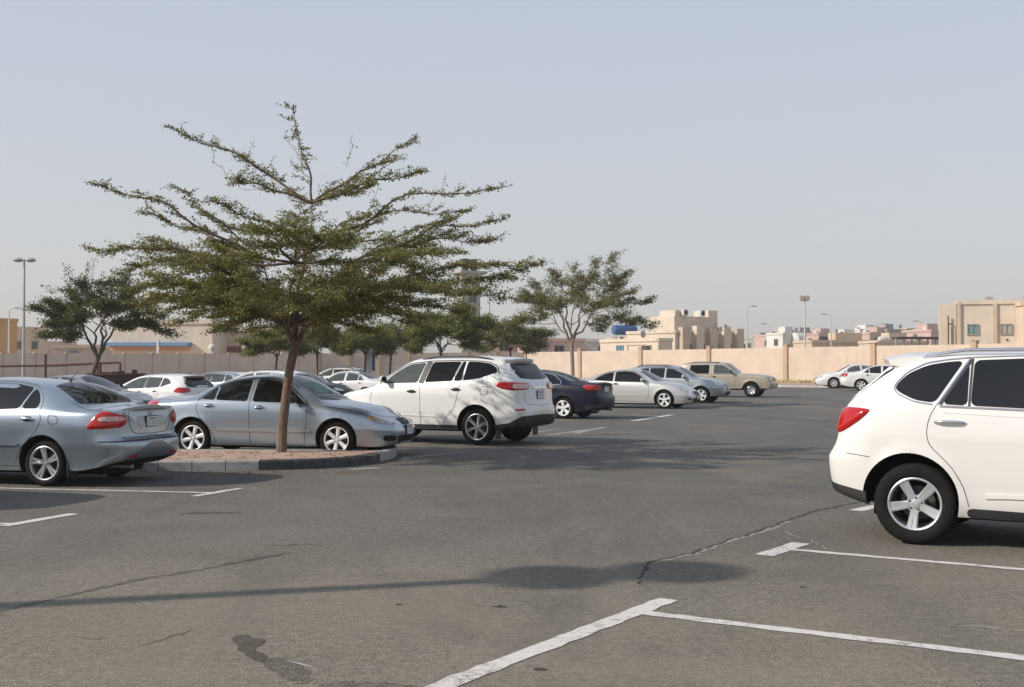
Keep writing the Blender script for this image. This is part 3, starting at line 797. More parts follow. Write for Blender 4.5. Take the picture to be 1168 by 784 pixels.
    # ---- white SUV beside the island
    suv = dict(paint=white2, L=4.78, W=1.90, xr=.98, xf=3.70, R=.372, Rr=.262, Ra=.45, peak=.62, tucklo=.05, tuckhi=.03, flare=.018, crown=.05, rblend=1.0, endbulge=.09,
        top=[(0, 1.72), (.25, 1.755), (.8, 1.80), (1.5, 1.825), (2.2, 1.82), (2.65, 1.775), (3.05, 1.575), (3.45, 1.31), (3.6, 1.235), (4.0, 1.14), (4.4, 1.06), (4.65, .96), (4.78, .85)],
        belt=[(0, 1.32), (.4, 1.36), (.9, 1.34), (1.5, 1.27), (2.4, 1.23), (3.3, 1.18), (3.8, 1.08), (4.4, .95), (4.78, .75)],
        low=[(0, .40), (.3, .34), (.8, .30), (3.8, .30), (4.78, .30)],
        plan=[(0, .72), (.06, .80), (.18, .87), (.45, .93), (1.0, .95), (3.6, .95), (4.1, .92), (4.45, .86), (4.65, .76), (4.78, .62)],
        topw=[(0, .57), (.5, .615), (2.3, .61), (2.9, .66), (3.4, .76), (4.3, .74), (4.78, .5)],
        rear=[(.3, .12), (.42, .03), (.55, 0), (.74, 0), (.82, .06), (1.05, .08), (1.2, .09), (1.33, .14), (1.6, .36), (1.75, .48)],
        front=[(.25, .08), (.45, 0), (.65, 0), (.9, .06), (1.1, .15)],
        crease=[(.66, .006, .04), (1.02, .006, .05)],
        side_windows=[([(.54, 1.485), (.62, 1.585), (.78, 1.66), (1.02, 1.69), (1.30, 1.70), (1.30, 1.31), (.92, 1.36)], 'glass_black'),
                      ([(1.345, 1.31), (1.345, 1.70), (1.42, 1.70), (1.53, 1.30)], 'glass_black'),
                      ([(1.56, 1.30), (1.46, 1.70), (2.14, 1.69), (2.23, 1.27)], 'glass_black'),
                      ([(2.41, 1.26), (2.31, 1.68), (2.70, 1.635), (3.00, 1.485), (3.28, 1.24)], 'glass_light')],
        trims=[([(2.32, 1.25), (2.22, 1.70)], .13, 'plastic'), ([(.50, 1.46), (.60, 1.60), (.78, 1.682), (1.02, 1.71), (1.5, 1.722), (2.2, 1.712), (2.72, 1.657), (3.03, 1.505), (3.36, 1.225)], .016, 'plastic'), ([(1.55, 1.29), (1.445, 1.71)], .018, 'alloy_dark')],
        windscreen=dict(mat='glass_black', poly=[(2.74, -.55), (2.66, 0), (2.74, .55), (3.05, .64), (3.36, .72), (3.47, .4), (3.52, 0), (3.47, -.4), (3.36, -.72), (3.05, -.64)]),
        rear_window=dict(mode='rear', mat='glass_black', poly=[(-.60, 1.36), (-.2, 1.335), (.2, 1.335), (.60, 1.36), (.66, 1.48), (.57, 1.66), (-.57, 1.66), (-.66, 1.48)]),
        seams=[[(1.36, 1.29), (1.42, .95), (1.50, .72), (1.72, .52), (1.78, .36)], [(2.32, 1.25), (2.31, .9), (2.30, .36)], [(3.50, 1.2), (3.56, .8), (3.5, .36)], [(.70, 1.19), (.88, 1.19), (.88, 1.04), (.86, 1.02), (.72, 1.02), (.70, 1.04), (.70, 1.19)]],
        gaps2=[('top', [(3.5, -.80), (4.0, -.76), (4.45, -.62), (4.62, 0), (4.45, .62), (4.0, .76), (3.5, .80)])],
        patches=[('taillight', ('cyl', .70, .42), [(104, 1.235), (116, 1.285), (135, 1.285), (178, 1.265), (186, 1.20), (176, 1.13), (140, 1.12), (118, 1.16)], 'tail', .008, True, .018,
                    [('lens_white', [(140, 1.15), (142, 1.255), (178, 1.245), (180, 1.15)], 'tail_white', .004)]),
                 ('headlight', ('cyl', 4.05, .35), [(52, .92), (40, .97), (20, .92), (8, .85), (12, .78), (40, .80)], 'lens', .008, True, .01),
                 ('grille', 'front', [(-.42, .90), (.42, .90), (.34, .68), (-.34, .68)], 'plastic', .008),
                 ('bumper_trim', ('cyl', .70, .35), [(104, .315), (104, .42), (130, .46), (150, .60), (210, .62), (210, .34), (140, .315)], 'plastic', .012, True),
                 ('fog_lamp', ('cyl', .70, .42), [(143, .745), (162, .755), (162, .715), (143, .71)], 'tail', .008, True),
                 ('sill_trim', 'L', [(1.42, .32), (1.42, .40), (3.28, .40), (3.28, .32)], 'plastic', .010, True)],
        strips=[('tailgate_bar', 'rear', [(-.30, 1.17), (.30, 1.17)], .03, 'chrome', .02, False),
                ('tailgate_seam', 'rear', [(-.60, 1.1), (-.56, .84), (.0, .80), (.56, .84), (.60, 1.1)], .008, 'seam', .002, False),
                ('side_crease', 'L', [(1.75, .56), (2.5, .58), (3.3, .60)], .02, white2, .010, True)],
        handles=[(1.45, 1.13, .22, 'plastic'), (2.52, 1.08, .22, 'plastic')], mirror=(3.20, 1.28, white2),
        spokes=dict(kind='twin', n=6, w0=.03, wm=.022, w1=.03, spread=.14, spread1=.09, dish=.10, hub=.06, nuts=1), alloy='alloy', tw=.24,
        plates=[('rear', 0, 1.02, .30, .15), ('front', 0, .6, .4, .12)], flaps=True, rails=(.75, 2.45, .60, .035, 'plastic'),
        extra=[spoiler_fn(.34, .80, 1.755, .60, white2, .05, .02)])
    out['island_suv'] = suv
    # ---- white SUV at the right
    r = dict(paint=white, L=4.92, W=1.92, xr=.95, xf=3.80, R=.366, Rr=.232, Ra=.425, arch=(-.04, .035), peak=.60, tucklo=.045, tuckhi=.035, flare=.02, crown=.05, rblend=1.2, endbulge=.10,
        top=[(0, 1.665), (.3, 1.70), (.8, 1.735), (1.4, 1.755), (2.2, 1.76), (2.8, 1.72), (3.2, 1.54), (3.75, 1.22), (3.9, 1.17), (4.4, 1.08), (4.75, .97), (4.92, .84)],
        belt=[(0, 1.22), (.5, 1.27), (.9, 1.275), (1.4, 1.24), (2.4, 1.19), (3.6, 1.12), (4.0, 1.04), (4.6, .90), (4.92, .75)],
        low=[(0, .42), (.3, .34), (.8, .26), (3.8, .26), (4.92, .28)],
        plan=[(0, .76), (.06, .83), (.18, .89), (.42, .94), (.95, .96), (3.8, .96), (4.3, .93), (4.6, .86), (4.8, .76), (4.92, .62)],
        topw=[(0, .58), (.5, .645), (2.3, .65), (3.0, .68), (3.7, .78), (4.5, .74), (4.92, .5)],
        rear=[(.3, .25), (.42, .19), (.55, .155), (.75, .14), (.86, .20), (1.0, .24), (1.2, .29), (1.3, .35), (1.5, .56), (1.65, .72)],
        front=[(.25, .08), (.45, 0), (.65, 0), (.9, .06), (1.1, .15)],
        crease=[(.40, .010, .05), (.98, .006, .05)],
        side_windows=[([(.765, 1.42), (.86, 1.53), (1.03, 1.61), (1.20, 1.64), (1.345, 1.65), (1.125, 1.275), (.95, 1.30), (.79, 1.375)], 'glass_film'),
                      ([(1.19, 1.265), (1.395, 1.625), (1.40, 1.255)], 'glass_film'),
                      ([(1.43, 1.255), (1.435, 1.655), (1.86, 1.67), (2.33, 1.665), (2.32, 1.22)], 'glass_film'),
                      ([(2.42, 1.215), (2.42, 1.66), (2.83, 1.615), (3.18, 1.44), (3.50, 1.19)], 'glass_film')],
        trims=[([(1.105, 1.262), (.94, 1.288), (.78, 1.36), (.745, 1.415), (.85, 1.545), (1.02, 1.632), (1.2, 1.662), (1.43, 1.682), (1.86, 1.695), (2.35, 1.69), (2.85, 1.635), (3.21, 1.455), (3.58, 1.17)], .011, 'chrome'),
               ([(1.15, 1.262), (1.395, 1.672)], .013, 'chrome'), ([(1.175, 1.262), (1.412, 1.66)], .020, 'plastic'), ([(1.416, 1.25), (1.416, 1.67)], .016, 'plastic'), ([(1.17, 1.248), (2.37, 1.205), (3.7, 1.15)], .016, 'alloy_dark'), ([(2.37, 1.21), (2.375, 1.69)], .09, 'plastic')],
        windscreen=dict(poly=[(2.88, -.58), (2.80, 0), (2.88, .58), (3.25, .66), (3.64, .73), (3.74, .4), (3.80, 0), (3.74, -.4), (3.64, -.73), (3.25, -.66)]),
        rear_window=dict(mode='rear', poly=[(-.71, 1.25), (-.2, 1.23), (.2, 1.23), (.71, 1.25), (.69, 1.42), (.62, 1.60), (-.62, 1.60), (-.69, 1.42)]),
        seams=[[(1.145, 1.26), (1.08, 1.14), (1.06, 1.0), (1.08, .90), (1.16, .83), (1.28, .71), (1.375, .54), (1.415, .37)], [(2.37, 1.2), (2.37, .8), (2.36, .36)], [(3.66, 1.12), (3.68, .8), (3.5, .36)], [(.34, .80), (.45, .79), (.56, .775)]],
        gaps2=[('top', [(3.8, -.82), (4.3, -.78), (4.65, -.62), (4.78, 0), (4.65, .62), (4.3, .78), (3.8, .82)])],
        patches=[('taillight', ('cyl', .68, .42), [(104.5, 1.20), (109, 1.155), (117, 1.095), (131, 1.01), (140, .985), (165, 1.0), (168, 1.20), (140, 1.225), (118, 1.22), (106, 1.21)], 'tail', .010, True, .022),
                 ('headlight', ('cyl', 4.2, .35), [(52, .90), (40, .95), (20, .90), (8, .83), (12, .76), (40, .78)], 'lens', .008, True, .01),
                 ('grille', 'front', [(-.42, .88), (.42, .88), (.34, .66), (-.34, .66)], 'plastic', .008),
                 ('bumper_trim', ('cyl', .68, .35), [(106, .335), (106, .455), (125, .49), (150, .53), (215, .545), (215, .36), (140, .345)], 'plastic', .012, True),
                 ('sill_trim', 'L', [(1.40, .27), (1.40, .355), (1.9, .345), (3.38, .345), (3.38, .27)], 'plastic', .012, True)],
        strips=[('shoulder_crease', 'L', [(1.2, 1.20), (1.9, 1.165), (2.9, 1.12), (3.7, 1.06)], .02, white, .004, True), ('side_crease', 'L', [(1.55, .465), (1.75, .475), (2.5, .47), (3.3, .46)], .035, white, .014, True),
                ('tailgate_seam', 'rear', [(-.66, 1.2), (-.62, .86), (.0, .82), (.62, .86), (.66, 1.2)], .008, 'seam', .002, False)],
        handles=[(1.26, 1.105, .26, 'chrome'), (2.52, 1.08, .26, 'chrome')], mirror=(3.42, 1.22, white), recess_paint=True,
        spokes=dict(kind='twin', n=5, w0=.05, wm=.046, w1=.052, spread=.16, spread1=.095, dish=.16, hub=.078, rot=PI / 2 + .12), alloy='alloy', tw=.25, inset=.03,
        plates=[('rear', 0, .95, .42, .12)], rails=(.98, 2.75, .635, .05, 'chrome'), gap=.006,
        extra=[spoiler_fn(.545, .99, 1.69, .63, white, .05, .035)])
    out['near_suv'] = r
    # ---- navy sedan
    nv = sedan(navy, L=4.85, xr=1.10, xf=3.85, R=.33, Rr=.225, Ra=.38,
        top=[(0, 1.10), (.06, 1.12), (.25, 1.11), (.6, 1.115), (.9, 1.17), (1.4, 1.36), (1.9, 1.475), (2.4, 1.50), (2.75, 1.47), (3.15, 1.28), (3.6, 1.04), (4.0, .98), (4.45, .88), (4.7, .78), (4.85, .68)],
        belt=[(0, .98), (.5, 1.01), (1.2, 1.03), (2.2, 1.0), (3.3, .95), (3.9, .88), (4.5, .75), (4.85, .6)],
        side_windows=[([(1.22, 1.09), (1.26, 1.16), (1.50, 1.30), (1.80, 1.37), (2.10, 1.40), (2.10, 1.03)], 'glass'), ([(2.19, 1.02), (2.19, 1.40), (2.58, 1.37), (2.85, 1.26), (3.2, 1.0)], 'glass')],
        trims=[([(1.19, 1.05), (1.20, 1.14), (1.48, 1.325), (1.80, 1.40), (2.15, 1.43), (2.60, 1.40), (2.88, 1.27), (3.26, .99)], .02, 'chrome'), ([(1.19, 1.05), (2.15, 1.01), (3.25, .98)], .018, 'chrome')],
        rear_window=dict(poly=[(1.80, .44), (1.84, 0), (1.80, -.44), (1.30, -.53), (.96, -.60), (.88, -.3), (.86, 0), (.88, .3), (.96, .60), (1.30, .53)], mat='glass_light'),
        rear=[(.2, .12), (.35, .02), (.5, 0), (.66, 0), (.74, .07), (.95, .09), (1.08, .03)],
        spokes=dict(kind='twin', n=5, w0=.05, wm=.05, w1=.06, spread=.16, spread1=.16, dish=.12), alloy='alloy_white', exhaust=[-.5, .5])
    nv['patches'] = [('taillight', ('cyl', .60, .40), [(107, 1.0), (118, 1.045), (150, 1.03), (178, 1.01), (178, .90), (150, .86), (122, .88)], 'tail', .008, True, .014),
                     ('bumper_valance', ('cyl', .60, .35), [(112, .30), (112, .42), (150, .46), (212, .46), (212, .32)], 'plastic', .008, True)] + nv['patches'][1:]
    nv['plates'] = [('rear', 0, .90, .32, .15), ('front', 0, .48, .34, .13)]
    nv['strips'] = []
    out['navy_sedan'] = nv
    # ---- warm silver coupe-like sedan
    cp = sedan(silver2, L=4.80, xr=1.0, xf=3.80, R=.34, Rr=.235, Ra=.395,
        top=[(0, 1.08), (.1, 1.10), (.4, 1.12), (.8, 1.21), (1.3, 1.38), (1.8, 1.475), (2.3, 1.50), (2.65, 1.465), (3.05, 1.28), (3.5, 1.06), (3.65, 1.03), (4.0, .98), (4.4, .88), (4.65, .78), (4.80, .68)],
        belt=[(0, .98), (.5, 1.0), (1.2, 1.02), (2.2, .99), (3.3, .95), (3.8, .90), (4.4, .76), (4.80, .62)],
        side_windows=[([(.98, 1.07), (1.15, 1.20), (1.45, 1.33), (1.72, 1.375), (1.75, 1.02)], 'glass'), ([(1.82, 1.015), (1.80, 1.385), (2.15, 1.405), (2.52, 1.375), (2.80, 1.25), (3.12, 1.0)], 'glass')],
        trims=[([(.92, 1.04), (1.13, 1.225), (1.45, 1.36), (1.8, 1.415), (2.15, 1.43), (2.55, 1.40), (2.83, 1.265), (3.2, .99)], .018, 'plastic')],
        rear_window=dict(poly=[(1.50, .46), (1.54, 0), (1.50, -.46), (1.1, -.53), (.74, -.60), (.66, -.3), (.64, 0), (.66, .3), (.74, .60), (1.1, .53)]),
        seams=[[(1.70, 1.0), (1.66, .8), (1.70, .3)], [(3.2, .97), (3.22, .55), (3.1, .24)], [(1.7, .3), (2.4, .27), (3.1, .24)]],
        handles=[(1.88, .93, .2, 'plastic')],
        spokes=dict(kind='twin', n=5, w0=.045, wm=.04, w1=.05, spread=.16, spread1=.14, dish=.1), alloy='alloy_white', mirror=(2.98, 1.04, silver2))
    cp['patches'][1] = ('headlight', ('cyl', 4.05, .30), [(60, .80), (46, .82), (26, .76), (12, .69), (12, .63), (30, .64), (48, .70)], 'lens', .008, True, .01, [('turn_signal', [(59, .80), (48, .81), (40, .78), (44, .71), (54, .75)], 'tail_white', .004)])
    cp['patches'][2] = ('grille', 'front', [(-.34, .66), (.34, .66), (.30, .50), (-.30, .50)], 'plastic', .008)
    cp['patches'] += [('air_intake', 'front', [(-.5, .40), (.5, .40), (.44, .24), (-.44, .24)], 'plastic', .010), ('fog_lamp', ('cyl', 4.05, .30), [(34, .40), (20, .42), (20, .34), (30, .34)], 'plastic', .006, True)]
    cp['plates'] = [('front', 0, .42, .34, .11)]; cp['strips'] = []
    out['coupe_sedan'] = cp
    # ---- small silver SUV
    s2 = dict(suv); s2 = {k: v for k, v in s2.items()}
    s2.update(paint=silver3, L=4.55, W=1.82, xr=.85, xf=3.62, R=.35, Rr=.225, Ra=.41, crown=.05,
        top=[(0, 1.55), (.25, 1.60), (.8, 1.65), (1.5, 1.67), (2.1, 1.65), (2.5, 1.57), (2.9, 1.37), (3.3, 1.15), (3.45, 1.11), (3.9, 1.05), (4.25, .97), (4.45, .87), (4.55, .76)],
        belt=[(0, 1.10), (.9, 1.12), (1.5, 1.08), (2.4, 1.05), (3.2, 1.02), (3.7, .97), (4.2, .84), (4.55, .68)],
        plan=[(0, .70), (.06, .78), (.18, .85), (.45, .89), (1.0, .91), (3.5, .91), (4.0, .88), (4.3, .80), (4.45, .70), (4.55, .56)],
        topw=[(0, .55), (.5, .60), (2.2, .59), (2.8, .64), (3.2, .72), (4.1, .70), (4.55, .45)],
        rear=[(.3, .10), (.45, 0), (.7, 0), (1.0, .05), (1.15, .09), (1.5, .33), (1.6, .38)],
        side_windows=[([(.62, 1.27), (.85, 1.47), (1.22, 1.52), (1.22, 1.13)], 'glass'), ([(1.28, 1.125), (1.28, 1.52), (1.95, 1.52), (1.95, 1.09)], 'glass'), ([(2.03, 1.09), (2.03, 1.52), (2.35, 1.47), (2.7, 1.31), (2.98, 1.08)], 'glass')],
        trims=[([(.6, 1.29), (.84, 1.50), (1.3, 1.55), (2.05, 1.55), (2.4, 1.49), (2.74, 1.33), (3.06, 1.06)], .016, 'plastic')],
        windscreen=dict(poly=[(2.56, -.52), (2.48, 0), (2.56, .52), (2.88, .60), (3.18, .68), (3.30, .4), (3.34, 0), (3.30, -.4), (3.18, -.68), (2.88, -.60)]),
        rear_window=dict(mode='rear', poly=[(-.58, 1.14), (.58, 1.14), (.55, 1.48), (-.55, 1.48)]),
        seams=[[(1.25, 1.1), (1.3, .6), (1.35, .35)], [(1.99, 1.07), (1.99, .35)], [(3.05, 1.0), (3.08, .5), (3.0, .35)]],
        gaps2=[('top', [(3.3, -.74), (3.8, -.70), (4.2, -.55), (4.35, 0), (4.2, .55), (3.8, .70), (3.3, .74)])],
        patches=[('taillight', ('cyl', .6, .42), [(110, 1.15), (140, 1.18), (170, 1.15), (170, .95), (140, .92), (112, .95)], 'tail', .008, True),
                 ('headlight', ('cyl', 3.85, .30), [(60, .90), (44, .92), (24, .88), (10, .82), (10, .71), (30, .72), (50, .77)], 'lens', .010, True, .016, [('turn_signal', [(30, .79), (22, .79), (14, .76), (14, .73), (28, .735)], 'amber', .004)]),
                 ('grille', 'front', [(-.32, .84), (.32, .84), (.26, .68), (-.26, .68)], simple('grille_blue', (.05, .09, .16), .3), .010),
                 ('air_intake', 'front', [(-.44, .50), (.44, .50), (.36, .34), (-.36, .34)], 'plastic', .012)],
        strips=[('bumper_line', ('cyl', 3.85, .30), [(50, .62), (20, .63), (-18, .63)], .015, 'seam', .003, True)],
        handles=[(1.38, .98, .2, silver3), (2.12, .95, .2, silver3)], mirror=(2.86, 1.10, white2), flaps=False, spokes=dict(kind='twin', n=5, w0=.05, wm=.044, w1=.05, spread=.17, spread1=.15, dish=.1), alloy='alloy_white', tw=.22,
        plates=[('front', 0, .58, .36, .12)], rails=(.6, 2.2, .56, .04, 'plastic'), extra=[])
    out['small_suv'] = s2
    # ---- beige boxy off-roader
    b = dict(s2); b.update(paint=beige, L=4.80, W=1.86, xr=.95, xf=3.75, R=.375, Rr=.2, Ra=.46, tucklo=.02, tuckhi=.015, bulge=.01, crown=.04, fblend=.35, rblend=.5, flare=.035, endbulge=.04,
        top=[(0, 1.77), (.3, 1.80), (1.0, 1.82), (2.0, 1.815), (2.35, 1.79), (2.62, 1.62), (3.02, 1.28), (3.12, 1.24), (3.5, 1.225), (4.2, 1.18), (4.6, 1.12), (4.74, 1.07), (4.80, 1.0)],
        belt=[(0, 1.18), (1.5, 1.18), (3.0, 1.16), (3.5, 1.13), (4.5, 1.04), (4.80, .90)],
        low=[(0, .48), (.6, .42), (3.8, .42), (4.80, .44)],
        plan=[(0, .86), (.05, .89), (.2, .92), (.6, .93), (4.2, .925), (4.55, .90), (4.72, .86), (4.80, .78)],
        topw=[(0, .66), (.5, .68), (2.3, .67), (2.7, .70), (3.0, .76), (4.5, .78), (4.80, .66)],
        rear=[(.4, .04), (.55, 0), (.8, 0), (.9, .05), (1.2, .06), (1.7, .14)], front=[(.4, .06), (.55, 0), (.72, 0), (.78, .05), (1.0, .07)],
        crease=[(.80, .008, .06)],
        side_windows=[([(.50, 1.22), (.56, 1.66), (1.56, 1.68), (1.56, 1.22)], 'glass_black'), ([(1.80, 1.22), (1.80, 1.68), (2.25, 1.66), (2.42, 1.58), (2.86, 1.22)], 'glass_light')],
        trims=[([(.46, 1.19), (1.6, 1.19), (2.92, 1.18)], .014, 'plastic')],
        windscreen=dict(poly=[(2.42, -.60), (2.38, 0), (2.42, .60), (2.70, .64), (2.96, .69), (3.02, .4), (3.04, 0), (3.02, -.4), (2.96, -.69), (2.70, -.64)], mat='glass_light'),
        rear_window=dict(mode='rear', poly=[(-.6, 1.25), (.6, 1.25), (.56, 1.64), (-.56, 1.64)]),
        seams=[[(1.68, 1.7), (1.68, .45)], [(2.92, 1.2), (2.94, .8), (2.86, .45)]],
        gaps2=[('top', [(3.1, -.80), (4.0, -.80), (4.66, -.72)]), ('top', [(3.1, .80), (4.0, .80), (4.66, .72)])],
        patches=[('taillight', ('cyl', .5, .42), [(125, 1.15), (150, 1.15), (150, .85), (125, .85)], 'tail', .008, True),
                 ('headlight', ('cyl', 4.3, .40), [(42, 1.0), (20, 1.01), (2, 1.0), (2, .84), (20, .83), (42, .85)], 'lens', .012, True, .012, [('turn_signal', [(41, .99), (33, .99), (33, .86), (41, .86)], 'amber', .004)]),
                 ('grille', 'front', [(-.36, 1.0), (.36, 1.0), (.36, .82), (-.36, .82)], 'plastic', .012),
                 ('bumper_trim', ('cyl', 4.3, .40), [(44, .70), (20, .72), (-20, .72), (-20, .54), (20, .53), (44, .56)], 'alloy_dark', .035, True),
                 ('fender_flare', 'L', [(3.24, .50), (3.28, .74), (3.44, .88), (3.75, .945), (4.06, .88), (4.22, .74), (4.26, .50), (4.20, .50), (4.16, .70), (4.02, .82), (3.75, .885), (3.48, .82), (3.34, .70), (3.30, .50)], beige, .02, True)],
        strips=[('side_moulding', 'L', [(1.3, .66), (2.2, .66), (3.2, .66)], .09, beige, .018, True), ('grille_slat', 'front', [(-.34, .94), (.34, .94)], .02, 'chrome', .02, False), ('grille_slat', 'front', [(-.34, .88), (.34, .88)], .02, 'chrome', .02, False)],
        handles=[(1.84, 1.06, .2, 'plastic')], mirror=(2.76, 1.27, 'plastic', 1.15), spokes=dict(kind='bar', n=8, w0=.04, wm=.06, w1=.07, dish=.35, hub=.08), alloy='alloy', tw=.25,
        plates=[('front', 0, .62, .36, .12)], rails=(.5, 2.1, .64, .045, 'plastic'), flaps=True)
    out['offroader'] = b
    # ---- white hatchback
    h = dict(s2); h.update(paint=white2, L=4.15, W=1.76, xr=.75, xf=3.32, R=.31, Rr=.2, Ra=.36,
        top=[(0, 1.38), (.3, 1.425), (.9, 1.46), (1.4, 1.47), (1.9, 1.45), (2.2, 1.40), (2.6, 1.22), (3.05, .99), (3.2, .96), (3.6, .89), (3.9, .80), (4.05, .72), (4.15, .64)],
        belt=[(0, 1.0), (.9, .99), (2.2, .95), (3.0, .91), (3.5, .84), (3.9, .70), (4.15, .58)],
        low=[(0, .32), (.4, .22), (3.6, .2), (4.15, .22)],
        plan=[(0, .68), (.06, .76), (.2, .83), (.5, .87), (1.0, .88), (3.2, .88), (3.6, .85), (3.9, .77), (4.05, .68), (4.15, .55)],
        topw=[(0, .52), (.5, .57), (1.9, .55), (2.4, .60), (2.9, .70), (3.7, .66), (4.15, .42)],
        rear=[(.2, .1), (.4, 0), (.62, 0), (.8, .05), (1.0, .08), (1.3, .3), (1.45, .40)],
        side_windows=[([(.60, 1.16), (.78, 1.30), (1.0, 1.34), (1.0, 1.02)], 'glass_light'), ([(1.04, 1.02), (1.04, 1.34), (1.62, 1.36), (1.62, .99)], 'glass_light'), ([(1.70, .98), (1.70, 1.36), (2.05, 1.32), (2.35, 1.2), (2.72, .955)], 'glass_light')],
        trims=[([(1.66, .97), (1.66, 1.38)], .05, 'plastic')],
        windscreen=dict(poly=[(2.24, -.48), (2.16, 0), (2.24, .48), (2.6, .58), (2.9, .65), (3.02, .4), (3.06, 0), (3.02, -.4), (2.9, -.65), (2.6, -.58)]),
        rear_window=dict(mode='rear', poly=[(-.56, 1.02), (.56, 1.02), (.62, 1.12), (.53, 1.34), (-.53, 1.34), (-.62, 1.12)]),
        seams=[[(1.0, .98), (1.1, .6), (1.15, .25)], [(1.66, .96), (1.66, .25)], [(2.8, .92), (2.8, .25)]],
        gaps2=[], patches=[('taillight', ('cyl', .55, .40), [(108, .93), (125, 1.03), (165, 1.0), (170, .88), (140, .84), (112, .86)], 'tail', .008, True),
                 ('headlight', ('cyl', 3.5, .30), [(58, .74), (40, .76), (14, .68), (12, .60), (46, .62)], 'lens', .008, True),
                 ('grille', 'front', [(-.3, .62), (.3, .62), (.26, .54), (-.26, .54)], 'plastic', .008)],
        strips=[], handles=[(1.2, .9, .18, white2), (1.84, .88, .18, white2)], mirror=(2.56, 1.0, 'plastic'), spokes=dict(kind='bar', n=7, w0=.03, wm=.04, w1=.05, dish=.12), alloy='alloy', tw=.2,
        plates=[('rear', 0, .78, .4, .11)], rails=None, antenna=(.55, .12, .6), extra=[spoiler_fn(.20, .62, 1.42, .50, white2, .035, .01)])
    out['white_hatch'] = h
    out['white_sedan'] = sedan(white2, spokes=dict(kind='bar', n=7, w0=.03, wm=.04, w1=.05, dish=.12))
    out['white_sedan']['side_windows'] = [(p, 'glass_light') for p, _ in out['white_sedan']['side_windows']]
    out['grey_sedan'] = sedan(grey)
    out['dark_sedan'] = sedan(navy)
    h2 = dict(h); h2['paint'] = silver3; out['grey_hatch'] = h2
    v = dict(s2); v['paint'] = white2; v['side_windows'] = [(p, 'glass_light') for p, _ in s2['side_windows']]; out['white_suv_far'] = v
    return out
# ================================================================ TREES
def leaf_material(name, c_dark, c_light, c_dry, dry=.12):
    m = bpy.data.materials.new(name); m.use_nodes = True; nt = m.node_tree; nt.nodes.clear()
    out = nt.nodes.new('ShaderNodeOutputMaterial')
    geo = nt.nodes.new('ShaderNodeNewGeometry')
    r = nt.nodes.new('ShaderNodeValToRGB'); nt.links.new(geo.outputs['Random Per Island'], r.inputs[0])
    e = r.color_ramp.elements; e.new(.5); e.new(.5)
    for i, (p, c) in enumerate([(0, c_dark), (.55, [(a + b) / 2 for a, b in zip(c_dark, c_light)]), (1 - dry, c_light), (1, c_dry)]):
        e[i].position = p; e[i].color = rgb(c)
    d = nt.nodes.new('ShaderNodeBsdfDiffuse'); t = nt.nodes.new('ShaderNodeBsdfTranslucent'); g = nt.nodes.new('ShaderNodeBsdfGlossy'); g.inputs['Roughness'].default_value = .45
    g.inputs['Color'].default_value = (.5, .5, .5, 1)
    nt.links.new(r.outputs[0], d.inputs[0]); nt.links.new(r.outputs[0], t.inputs[0])
    a = nt.nodes.new('ShaderNodeMixShader'); a.inputs[0].default_value = .45; nt.links.new(d.outputs[0], a.inputs[1]); nt.links.new(t.outputs[0], a.inputs[2])
    b = nt.nodes.new('ShaderNodeMixShader'); b.inputs[0].default_value = .05; nt.links.new(a.outputs[0], b.inputs[1]); nt.links.new(g.outputs[0], b.inputs[2])
    nt.links.new(b.outputs[0], out.inputs[0]); return m
def bark_material(name, c0, c1):
    m, nt, b = new_mat(name)
    oc = objco(nt); f = noise(nt, 9, 8, .7, mapping(nt, oc, (3, 3, .6)))
    nt.links.new(ramp(nt, f, [(.35, c0), (.65, c1)]), b.inputs['Base Color']); b.inputs['Roughness'].default_value = .9
    g = noise(nt, 60, 5, .7, mapping(nt, oc, (1, 1, .35))); bump(nt, b, mth(nt, 'ADD', f, mth(nt, 'MULTIPLY', g, .6)), .9, .03); return m

